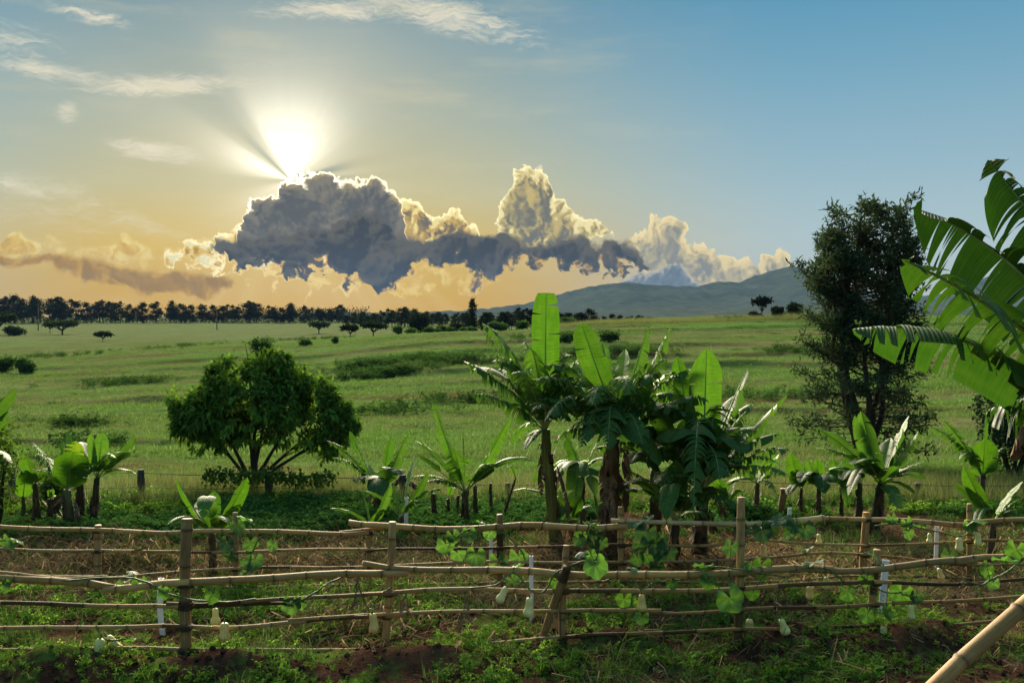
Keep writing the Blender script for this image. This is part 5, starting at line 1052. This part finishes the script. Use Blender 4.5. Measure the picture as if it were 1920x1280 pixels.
banana('banana plant with one yellow-green upright leaf beside the bamboo stake', 1504, 14.9, (1502, 915), .035, [(1483, 850, .13, U(pet=.1, col=LIME, bend=-.02)), (1478, 882, .14, Md(bend=.16, pet=.2)), (1520, 862, .10, U(pet=.3, col=PALE)), (1478, 928, .12, Md(bend=.3, dd=-.3, col=DARK)), (1535, 905, .13, Md(bend=.25, dd=-.4))], 43)
banana('banana plant with overlapping mid-green leaves in the right group', 1538, 14.7, (1535, 915), .05, [(1515, 862, .11, U(col=PALE)), (1532, 860, .10, U(pet=.2, col=LIME)), (1490, 880, .12, Md(bend=.12)), (1580, 870, .12, Md(bend=.12)), (1545, 925, .14, Md(bend=.4, dd=-.6, col=DARK)), (1563, 905, .14, Md(bend=.3, dd=-.5)), (1500, 905, .13, Md(bend=.3, dd=-.5, col=DARK))], 44)
banana('thin banana plant with a tall glowing leaf left of the largest right-hand plant', 1580, 14.6, (1578, 910), .035, [(1564, 861, .12, U(pet=.05, col=LIME, bend=-.02, roll=.4)), (1600, 870, .10, Md(bend=.05)), (1545, 885, .12, Md(bend=.16, col=DARK)), (1612, 905, .13, Md(bend=.3, dd=-.4, col=DARK)), (1590, 955, .09, Md(bend=.5, dd=-.3, col=BRIGHT))], 45, .7)
banana('slim banana plant pressed against the largest right-hand plant', 1612, 14.2, (1612, 905), .05, [(1590, 850, .15, Md(col=DARK)), (1640, 870, .14, Md(bend=.2, col=DARK)), (1580, 900, .15, Md(bend=.3, dd=-.4, col=DARK)), (1555, 880, .13, Md(bend=.2))], 46, .6)
banana('largest banana plant of the right group, leaves fanned with folded upright one', 1640, 13.7, (1652, 905), .085, [
    (1614, 770, .19, Md(bend=-.02, fold=.8, grav=.1, tear=.12, col=PALE)), (1603, 778, .10, U(pet=.4, fold=.9, col=PALE)), (1704, 779, .13, U(pet=.4, bend=-.02, col=BRIGHT, dd=.3)), (1722, 808, .16, Md(bend=.02, tear=.3, fold=.6, col=PALE)), (1693, 802, .17, Md(bend=.05, fold=.5, tear=.2)), (1525, 800, .19, Md(bend=.08, tear=.3, grav=.5, col=GREEN)), (1524, 840, .17, Tn(bend=.12, grav=.6, col=DARK)),
    (1734, 868, .14, Md(bend=.08, pet=.2, tear=.2)), (1733, 898, .14, Md(bend=.14, pet=.25, col=DARK)), (1714, 925, .12, Md(bend=.2, pet=.2, col=DARK)), (1676, 873, .14, U(pet=.0, col=BRIGHT, dd=-.4, bend=.0)), (1686, 953, .13, Md(bend=.22, dd=-.4, pet=.2)), (1600, 870, .18, Md(bend=.2, dd=-.5)), (1670, 820, .2, Md(bend=.05, col=DARK, dd=.3)), (1590, 930, .16, Md(bend=.4, dd=-.5, col=DARK))], 47, .55)
banana('tall thin banana plant with pale tattered leaves at the far right', 1845, 15.4, (1842, 890), .055, [(1768, 786, .15, Tn(bend=.06, grav=.6, col=BRIGHT)), (1742, 798, .14, Tn(bend=.1, grav=.8, col=PALE)), (1849, 778, .07, U(pet=.5, tear=.4, col=LIME)), (1847, 822, .20, U(pet=.0, col=LIME, dd=-.3, fold=.1)), (1888, 838, .14, Tn(bend=.2, col=PALE)), (1800, 860, .14, Tn(bend=.3, dd=-.4)), (1885, 880, .12, Tn(bend=.3, col=DARK)), (1860, 800, .1, Tn(bend=0., col=BRIGHT))], 48)
banana('banana plant with five clean bright leaves behind the far fence at right', 1860, 12.0, (1862, 975), .05, [(1807, 873, .11, U(pet=.08, col=LIME, bend=-.03)), (1788, 906, .12, Md(bend=.06, pet=.1, grav=.3, tear=.06)), (1918, 902, .12, Md(bend=.03, pet=.14, grav=.3, tear=.08, col=PALE)), (1914, 935, .10, Tn(bend=.08, pet=.14, grav=.5, col=PALE)), (1907, 955, .09, Md(bend=.1, pet=.2)), (1825, 1000, .08, Md(bend=.4, dd=-.4))], 49)
banana('banana plant at the left edge with two torn leaves reaching into view', -60, 12.2, (-55, 850), .08, [(30, 726, .16, Md(bend=.12, tear=.1, grav=.3, dd=.1)), (22, 868, .18, Md(bend=.22, tear=.25)), (16, 770, .14, Md(bend=.1, fold=.7)), (-150, 740, .2, Md()), (-140, 860, .2, Md(bend=.2))], 50, .7)
# close by at the right: only its leaves reach into the picture
big = dict(nseg=64, ns=9)
rt = banana('large near banana plant whose huge torn leaves fill the right edge', 2190, 5.0, (2165, 900), .13, [
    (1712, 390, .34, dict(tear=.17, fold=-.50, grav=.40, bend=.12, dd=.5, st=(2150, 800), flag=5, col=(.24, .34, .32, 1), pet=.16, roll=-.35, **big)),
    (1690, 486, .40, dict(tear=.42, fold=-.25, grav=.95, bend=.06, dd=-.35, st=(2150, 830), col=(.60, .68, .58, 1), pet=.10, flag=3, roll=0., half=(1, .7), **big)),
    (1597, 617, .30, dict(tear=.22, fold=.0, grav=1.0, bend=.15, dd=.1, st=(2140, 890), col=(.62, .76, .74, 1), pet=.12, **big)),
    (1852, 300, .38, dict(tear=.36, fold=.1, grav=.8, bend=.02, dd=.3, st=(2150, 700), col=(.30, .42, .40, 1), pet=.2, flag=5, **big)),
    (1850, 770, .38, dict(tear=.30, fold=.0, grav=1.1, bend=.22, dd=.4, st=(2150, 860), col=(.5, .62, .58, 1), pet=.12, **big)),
    (2420, 420, .42, dict(tear=.2, fold=.3, grav=.6, bend=.12, dd=.3)), (2520, 700, .40, dict(tear=.3, fold=.1, grav=.9, bend=.2, dd=-.3)), (2260, 300, .30, dict(tear=.10, fold=.3, grav=.1, bend=0., dd=.2))], 60, .9, 6, group=None)
# dead hanging leaf of that plant, seen at the edge
mb, _ = banana_leaf(P(1985, 770, 5.1) - np.array(rt.location), P(1900, 765, 5.1) - np.array(rt.location), P(1898, 865, 5.1) - np.array(rt.location), .09, seed=77, tear=.5, fold=-.6, grav=1.2, nseg=20, ns=4); dl = mb.build('dead_leaf', M['dead'], rt); dl.color = (.8, .7, .6, 1)

# ------------------------------------------------------------------ trees
def limb(mb, a, b, r0, r1, rg, k=7, n=10, wob=.05, sag=0., tint=(1, 1, 1)):
    a = np.asarray(a, float); b = np.asarray(b, float); L = np.linalg.norm(b - a); t = np.linspace(0, 1, n)[:, None]
    p = a + (b - a) * t + np.sin(t * pi) * np.array((0, 0, -sag * L)) + np.cumsum(rg.normal(size=(n, 3)), axis=0) * wob * L / n * np.sin(t * pi) ** .5
    tube(mb, p, np.linspace(r0, r1, n), k, rough=.06, r=rg, tint=tint); return p
def whorl(mb, c, out, n, L, w, rg, tint, droop):
    """a spray of leaves around a twig tip, hanging outwards"""
    out = unit(out)
    for _ in range(n):
        d = unit(out * rg.uniform(.2, .9) + rg.normal(size=3) * .55 + (0, 0, -droop)); leafcard(mb, c + rg.normal(size=3) * L * .18, d, unit(out + (0, 0, .8) + rg.normal(size=3) * .3), L * rg.uniform(.7, 1.25), w * rg.uniform(.8, 1.2), tint * rg.uniform(.75, 1.3), .15)
def fastleaves(mb, C0, rg, L, w, tint, droop=.2, updir=0.):
    """many small leaves at once: bent rhombs at the points C0 with random directions"""
    n = len(C0); d = rg.normal(size=(n, 3)); d[:, 2] = d[:, 2] * .7 - droop + updir; d /= np.linalg.norm(d, axis=1, keepdims=True)
    u = rg.normal(size=(n, 3)) * .6 + (0, 0, 1.); s = np.cross(d, u); s /= np.maximum(np.linalg.norm(s, axis=1, keepdims=True), 1e-6); nn = np.cross(s, d)
    l = (L * rg.uniform(.6, 1.3, n))[:, None]; ww = (w * rg.uniform(.7, 1.3, n))[:, None]
    V = np.stack([C0, C0 + d * l * .5 - s * ww + nn * ww * .3, C0 + d * l * .5 + s * ww + nn * ww * .3, C0 + d * l], 1).reshape(-1, 3)
    k = np.arange(n)[:, None] * 4; T = np.concatenate([k + [[0, 2, 1]], k + [[1, 2, 3]]], 0)
    mb.add(V, None, T, None, np.repeat(np.asarray(tint).reshape(n, 1) * np.ones((1, 3)), 4, 0))

# round tree in mid-field, several thin stems, dense dome of drooping leaves
rg = np.random.default_rng(21); b = G(480, 17.3); rtree = thing('round_tree', 'rounded dense green tree with several thin stems at the pasture edge', 'tree', b); loc = b.copy(); tm = MB(); fork = P(476, 905, 17.3) - loc
limb(tm, (0, 0, -.15), fork, .075, .06, rg)
lobes = [((478, 762), 1.02, .66), ((395, 790), .62, .52), ((560, 770), .85, .66), ((622, 800), .42, .45), ((470, 720), .80, .42), ((365, 775), .38, .40), ((400, 810), .40, .24), ((615, 832), .32, .26), ((540, 720), .52, .36), ((430, 700), .34, .30), ((505, 685), .40, .26), ((585, 735), .36, .30), ((355, 800), .26, .30), ((640, 790), .30, .36), ((340, 750), .2, .2)]
for (px, py) in [(420, 800), (455, 780), (500, 770), (540, 800), (585, 810), (470, 740), (395, 815), (610, 820)]:
    p = limb(tm, fork + rg.normal(size=3) * .02, P(px, py, 17.3 + rg.uniform(-.5, .5)) - loc, .045, .014, rg, 6)
    for _ in range(4): limb(tm, p[rg.integers(4, 9)], p[-1] + rg.normal(size=3) * .35 + (0, 0, .15), .014, .005, rg, 5, 6)
tm.build('trunk', M['bark'], rtree); cm = MB()
for (c, rx, rz) in lobes:
    c = P(*c, 17.3) - loc; n = int(520 * rx * rz / .5)
    for _ in range(n):
        v = unit(rg.normal(size=3)); rr = rg.uniform(.55, 1.0) ** .5; f = .86 + .28 * vnoise(np.array([v[0] * 2.3 + c[0] * 5 + 9]), np.array([v[2] * 2.3 + v[1] * 2.3 + 4]))[0]
        q = c + v * np.array((rx, rx * .85, rz)) * rr * f
        if vnoise(np.array([q[0] * 3.1 + 5]), np.array([q[2] * 3.1 + q[1] * 2.]))[0] < .30: continue
        if v[2] < -.35 and rg.random() < .75: continue
        whorl(cm, q, v + (0, 0, .25), 9, .135, .027, rg, rg.uniform(.6, 1.5), .45)
cm.build('crown', M['treeleaf'], rtree)

# tall feathery dark tree on the right
rg = np.random.default_rng(33); D = 23.; b = G(1622, D); ttree = thing('tall_tree', 'tall dark feathery tree with ascending limbs right of the pasture', 'tree', b); loc = b.copy(); tm = MB(); cm = MB(); H = P(1622, 372, D)[2] - b[2]
mains = []
for k, (px, py) in enumerate([(1622, 400), (1575, 430), (1665, 400), (1700, 425), (1545, 470), (1640, 500), (1600, 480)]):
    p = limb(tm, np.array((0, 0, -.2 + .05 * k)), P(px, py, D + rg.uniform(-.8, .8)) - loc, .16 if k == 0 else .085, .02, rg, 8, 22, .25, -.04 if k else 0); mains.append(p)
prof = lambda f: np.interp(f, [0, .12, .25, .4, .55, .7, .85, 1.], [1.5, 1.75, 1.62, 1.45, 1.45, 1.42, 1.12, .50])
for k in range(250):
    f = rg.uniform(.12, 1.) ** .9; p = mains[rg.integers(len(mains))]; i = int(np.clip(f * 21 + rg.normal() * 1.5, 2, 21)); a = rg.uniform(0, 2 * pi); s = p[i]; R0 = prof(s[2] / H) * rg.uniform(.55, 1.08)
    axis = np.array((0., 0., s[2])); tgt = np.array((cos(a) * R0, sin(a) * R0 * .8, 0)) ; upk = rg.uniform(.25, .85) if f > .3 else rg.uniform(-.05, .35)
    e = np.array((tgt[0], tgt[1], s[2] + upk * (1. if f < .85 else .5)))
    if e[2] > H: e[2] = H - rg.uniform(0, .3)
    q = limb(tm, s, e, .018, .005, rg, 4, 9, .12, .03)
    n = int(115 if f > .3 else 85); t = rg.random(n) ** .45 * .75 + .33; base = np.stack([np.interp(np.clip(t, 0, 1), np.linspace(0, 1, 9), q[:, j]) for j in range(3)], 1)
    C0 = base + rg.normal(size=(n, 3)) * (.085, .085, .075); fastleaves(cm, C0, rg, .17, .022, rg.uniform(.5, 1.5, n), .0, .35 if f > .3 else -.05)
tm.build('trunk', M['bark'], ttree); cm.build('crown', M['darkleaf'], ttree)

def bush(label, px, d, wpx, hpx, mat, seed, dens=1., name='bush', cat='bush', leaf=.07, group=None, trunk=True, flat=False, tintk=1., sink=.0):
    """a shrub or small tree: a few stems under an uneven crown made of leafy clumps"""
    rg = np.random.default_rng(seed); b = G(px, d); o = thing(name, label, cat, b, group); W = wpx / F * d; Hh = hpx / F * d; tm = MB(); cm = MB(); pts = []
    nb = 7 if not flat else 9
    for k in range(nb):
        a = k / nb * 2 * pi + rg.normal() * .4
        if flat: e = np.array((cos(a) * W * .40 * rg.uniform(.3, 1), sin(a) * W * .3, Hh * rg.uniform(.72, .88)))
        else: e = np.array((cos(a) * W * .33 * rg.uniform(.2, 1.), sin(a) * W * .3, Hh * rg.uniform(.35, .82)))
        s0 = np.array((rg.normal() * .03, rg.normal() * .03, -.05 * Hh)) if not flat else np.array((0, 0, Hh * .3)); limb(tm, s0, e, W * .022 + .01, .006, rg, 5, 7, .1); pts.append((e, W * (.26 if not flat else .24) * rg.uniform(.75, 1.2), Hh * ((.28 if not flat else .13)) * rg.uniform(.8, 1.2)))
    if flat: limb(tm, (0, 0, -.05), (0, 0, Hh * .35), W * .03, W * .02, rg, 6, 5)
    if not flat: pts.append((np.array((0, 0, Hh * .45)), W * .36, Hh * .42))
    tm.build('trunk', M['bark'], o)
    for (c, rx, rz) in pts:
        n = int(dens * 420 * (rx / leaf) ** 2 / 25 + 60); v = rg.normal(size=(n, 3)); v /= np.linalg.norm(v, axis=1, keepdims=True); v *= (rg.uniform(.3, 1., n) ** .45)[:, None]
        v *= (.75 + .5 * vnoise(v[:, 0] * 2.5 + seed + 30 * c[0], v[:, 2] * 2.5 + v[:, 1] * 2 + 7))[:, None]; C0 = c + v * (rx, rx * .8, rz); C0 = C0[C0[:, 2] > -.02 * Hh]
        fastleaves(cm, C0, rg, leaf, leaf * .28, rg.uniform(.55, 1.45, len(C0)) * tintk, .1)
    cm.build('crown', mat, o); return o
bush('dark glossy round shrub at the right edge below the big banana leaves', 1905, 19.5, 190, 190, M['darkleaf'], 51, 1.3, leaf=.085)
bush('dark shrub with layered branches at the left edge', -18, 13.6, 110, 260, M['treeleaf'], 52, 1.1, leaf=.075)
bush('low dark bush behind the stems of the left banana group', 95, 15.4, 70, 75, M['bushleaf'], 53, 1.1, leaf=.07)
bush('lone round bush tree in the valley above the round tree', 491, 100, 54, 32, M['bushleaf'], 54, 1., 'bush_tree', 'tree', leaf=.30)
bush('low dark bush on the hill edge right of the lone bush tree', 571, 112, 26, 11, M['bushleaf'], 55, leaf=.3)
bush('small dark pointed shrub between low bush and acacia cluster', 628, 112, 12, 10, M['bushleaf'], 56, leaf=.25)
bush('left one of the twin dark bushes at the left edge of the pasture', 6, 92, 62, 29, M['bushleaf'], 57, 1.2, leaf=.35)
bush('right one of the twin dark bushes at the left edge of the pasture', 46, 90, 46, 29, M['bushleaf'], 58, 1.2, leaf=.35)
bush('pale grey-green spreading acacia at the left edge before the treeline', -4, 250, 70, 42, M['farleaf'], 59, 1., 'acacia', 'tree', leaf=.8, flat=True, tintk=1.7)
bush('dome-shaped grey-green bush beside the leftmost acacia', 27, 240, 44, 20, M['farleaf'], 60, 1., leaf=.7, tintk=1.7)
bush('flat-topped acacia standing in the far pasture on the left', 117, 245, 62, 26, M['farleaf'], 61, 1., 'acacia', 'tree', leaf=.7, flat=True, tintk=1.8)
bush('slender small acacia touching the flat-topped one', 94, 262, 22, 24, M['farleaf'], 62, 1., 'acacia', 'tree', leaf=.7, flat=True, tintk=1.8)
bush('small solitary mushroom-shaped tree in the left pasture', 193, 185, 27, 18, M['farleaf'], 63, 1.2, 'acacia', 'tree', leaf=.5, flat=True, tintk=1.4)
bush('flat-topped acacia in the middle of the far pasture', 598, 230, 40, 22, M['farleaf'], 64, 1., 'acacia', 'tree', leaf=.6, flat=True, tintk=1.8)
bush('low spreading dark acacia, left of the acacia cluster on the ridge', 657, 150, 32, 24, M['farleaf'], 65, 1.2, 'acacia', 'tree', leaf=.45, flat=True, tintk=1.2)
bush('broad umbrella acacia in the middle of the ridge cluster', 700, 152, 54, 27, M['farleaf'], 66, 1.2, 'acacia', 'tree', leaf=.45, flat=True, tintk=1.3)
bush('small round tree right of the umbrella acacia', 747, 150, 20, 18, M['bushleaf'], 67, 1.2, 'bush_tree', 'tree', leaf=.4, tintk=1.2)
bush('dark tall bush tree in front of the treeline, right of the acacias', 788, 175, 44, 36, M['farleaf'], 68, 1.3, 'bush_tree', 'tree', leaf=.6)
bush('rounded dark bush on the ridge left of the lone tall tree', 856, 165, 30, 18, M['farleaf'], 69, 1.3, leaf=.5)
ORD = ['first', 'second', 'third', 'fourth', 'fifth', 'sixth', 'seventh', 'eighth', 'ninth', 'tenth', 'eleventh', 'twelfth', 'thirteenth', 'fourteenth']
for k, (px, w, h) in enumerate([(770, 20, 9), (805, 24, 10), (820, 16, 6), (829, 20, 11), (843, 22, 8), (868, 16, 7), (884, 24, 9)]):
    bush(ORD[k] + ' small green bush of the low hedge below the receding treeline, counted from the left', px, 140 + 2 * k, w, h, M['bushleaf'], 80 + k, 1.1, leaf=.4, group='small bushes in the hedge below the treeline')
bush('wide flat bush directly left of the tall upright banana leaf', 935, 128, 44, 15, M['bushleaf'], 71, 1.2, leaf=.35)
bush('green bush left of the upright leaf, in front of the dark trees', 980, 128, 30, 18, M['bushleaf'], 72, 1.2, leaf=.35)
bush('low bush right of the upright leaf, before the dark trees', 1066, 126, 34, 15, M['bushleaf'], 73, 1.2, leaf=.35)
bush('broad low bush on the terrace right of the upright banana leaf', 1060, 88, 44, 20, M['bushleaf'], 74, 1.2, leaf=.3)
bush('dark hedge-like bush on the terrace above the second tall banana', 1142, 86, 50, 18, M['bushleaf'], 75, 1.2, leaf=.3)
bush('wind-shaped ragged small tree alone on the hill crest', 1428, 118, 34, 42, M['farleaf'], 76, .7, 'crest_tree', 'tree', leaf=.4, flat=True, tintk=.8)
bush('dark round bush on the crest right of the ragged tree', 1458, 121, 26, 20, M['farleaf'], 77, 1.1, leaf=.35, tintk=.8)
bush('low dark bush on the crest left of the ragged tree', 1412, 122, 24, 11, M['farleaf'], 78, 1.1, leaf=.35, tintk=.8)
bush('dark bush on the crest against the tall feathery tree', 1492, 122, 36, 26, M['farleaf'], 79, 1.1, leaf=.35, tintk=.8)

# the far treeline: a handful of tree shapes, copied along the horizon
def far_tree(seed, Hh, W, openness):
    """an open-crowned tree: one to three stems, leafy clumps on short limbs from low on the stem to the top"""
    rg = np.random.default_rng(seed); tm = MB(); cm = MB(); nt = rg.integers(1, 4); cl = []
    for k in range(nt):
        x = (k - (nt - 1) / 2) * W * .30; top = np.array((x + rg.normal() * .5, rg.normal() * .5, Hh * (1. if k == nt // 2 else rg.uniform(.72, .96)))); p = limb(tm, (x, 0, -.5), top, .20, .05, rg, 5, 10, .06)
        for q in range(13):
            f = rg.uniform(.30, 1.); s = p[int(f * 9)]; a = rg.uniform(0, 2 * pi); rr = W * .30 * np.interp(f, [.3, .55, .8, 1.], [.7, 1., .75, .25]) * rg.uniform(.5, 1.1)
            e = s + np.array((cos(a) * rr, sin(a) * rr, rg.uniform(-.2, .8))); limb(tm, s, e, .06, .03, rg, 4, 4, .1); cl.append((e, np.interp(f, [.3, .6, 1.], [.8, 1.05, .7])))
        cl.append((top, .6))
    for c, k in cl:
        if rg.random() < openness * .7: continue
        n = int(85 * (1 - openness * .5)); rr = rg.uniform(.6, 1.25) * W * .115 * k; v = rg.normal(size=(n, 3)) * (rr, rr, rr * .75); fastleaves(cm, c + v, rg, .75, .2, rg.uniform(.6, 1.4, n), .05)
    return tm.mesh('trunk', M['bark']), cm.mesh('crown', M['farleaf'])
FT = [far_tree(400 + k, 10.5, 7.5, [.0, .2, .3, .1, .35, .15][k]) for k in range(6)]
rg = np.random.default_rng(44)
def far_copy(px, top, d, label, group, k, wk=1., tint=1.):
    b = G(px, d); h = P(px, top, d)[2] - b[2]; s = h / 10.5; o = thing('far_tree', label, 'tree', b, group); o.scale = (s * wk, s * wk, s); o.rotation_euler = (0, 0, rg.uniform(0, 6.28))
    link('trunk', FT[k][0], o); c = link('crown', FT[k][1], o); c.color = (tint, tint, tint, 1)
tops = [(-60, 575), (0, 578), (10, 562), (28, 557), (45, 564), (60, 560), (78, 562), (102, 560), (115, 568), (140, 567), (165, 570), (188, 566), (208, 571), (222, 570), (243, 573), (268, 572), (292, 572), (318, 568), (338, 575), (358, 577), (378, 575), (400, 576), (420, 577), (440, 574), (468, 570), (480, 572), (505, 577), (527, 579), (545, 574), (572, 577), (600, 582), (615, 583), (636, 576), (660, 588), (680, 589)]
secs = [(-999, 0, 'treeline tree cut by the left edge of the view', 'treeline trees on the far left'), (0, 135, '{} treeline tree from the left edge, above the pale acacias', 'treeline trees on the far left'), (135, 255, '{} treeline tree left of the gap, counted from the flat-topped acacia', 'treeline trees on the far left'),
        (255, 385, '{} back-lit tree right of the gap in the treeline', 'treeline trees in front of the golden sky'), (385, 515, '{} back-lit treeline tree under the left half of the dark cloud', 'treeline trees in front of the golden sky'), (515, 999, '{} dense dark treeline tree counted from above the middle acacia', 'treeline trees below the dark cloud')]
cnt = {}
wood = MB(); woodt = MB()
for k, (px, top) in enumerate(tops):
    s_ = next(q for q in secs if q[0] <= px < q[1]); i = cnt[s_[0]] = cnt.get(s_[0], -1) + 1
    far_copy(px + rg.normal() * 1.5, top - 2 + rg.normal() * 1.5, 470 + rg.normal() * 8, s_[2].format(ORD[i]), s_[3], int(rg.integers(6)), rg.uniform(1.15, 1.6))
# the undergrowth and back rows of the same wood, one mass
for px in np.arange(-70, 690, 1.6):
    d = 486 + rg.normal() * 8; c = G(px, d); open_ = np.interp(px, [0, 330, 420, 690], [.0, .0, 1., 1.]); n = int(9 + 26 * open_); hh = 2.2 + 5.6 * open_ * rg.uniform(.6, 1.05)
    C0 = c + np.stack([rg.normal(size=n) * .9, rg.normal(size=n) * 1.5, rg.uniform(0, hh, n)], 1); fastleaves(wood, C0, rg, .9, .26, rg.uniform(.5, 1.2, n))
w_ = wood.build('treeline_undergrowth', M['farleaf']); w_['kind'] = 'stuff'; w_['label'] = 'dark undergrowth filling the foot of the far treeline'
for lab, gr, xs, d0, tk in [('{} dull grey-green treeline tree behind the acacia cluster, counted from the left', 'treeline trees behind the acacias', np.arange(655, 768, 11), 330, 1.4), ('{} dull grey-green treeline tree between the dark bush tree and the lone tall tree', 'treeline trees behind the acacias', np.arange(768, 880, 11), 330, 1.3), ('{} black grove tree from the lone tall tree towards the upright banana leaf', 'dark grove trees behind the hill', np.arange(880, 1010, 11), 210, .8)]:
    for k, px in enumerate(xs):
        top = np.interp(px, [650, 740, 800, 880, 960, 1010], [588, 583, 588, 592, 582, 582]); far_copy(px + rg.normal() * 2, top + rg.normal() * 3.5, d0 + rg.normal() * 12, lab.format(ORD[k]), gr, int(rg.integers(6)), 1.35, tk)
far_copy(885, 562, 175, 'lone tall dark tree standing clear above the treeline', None, 4, .55, .8)
for k, (px, top) in enumerate([(1050, 588), (1062, 586), (1078, 590), (1090, 590), (1130, 594), (1150, 590), (1165, 592), (1182, 594), (1200, 592), (1215, 594), (1228, 597)]):
    far_copy(px, top, 185 + k * 2, ORD[k] + ' black tree behind the hill, counted rightwards from the upright banana leaf', 'dark trees behind the hill right of the upright leaf', int(rg.integers(6)), 1.5, .8)
far_copy(1104, 581, 172, 'black round-crowned tree highest behind the hill right of the upright leaf', None, 0, 1.5, .8)
for (px, top, lab) in [(72, 569, 'thin grey utility pole in the left treeline'), (407, 578, 'thin grey utility pole in the middle of the treeline'), (711, 588, 'thin grey utility pole above the acacia cluster')]:
    b = G(px, 300); mb = MB(); h = P(px, top, 300)[2] - b[2]; tube(mb, [(0, 0, -.3), (0, 0, h * .5), (0, 0, h)], [.16, .14, .10], 7); mb.add([(-.7, -.1, h - .5), (.7, -.1, h - .5), (.7, .1, h - .5), (-.7, .1, h - .5), (-.7, -.1, h - .35), (.7, -.1, h - .35), (.7, .1, h - .35), (-.7, .1, h - .35)], [(0, 3, 2, 1), (4, 5, 6, 7), (0, 1, 5, 4), (2, 3, 7, 6), (0, 4, 7, 3), (1, 2, 6, 5)])
    tag(mb.build('utility_pole', M['oldwood'], None, b), lab, 'utility pole')
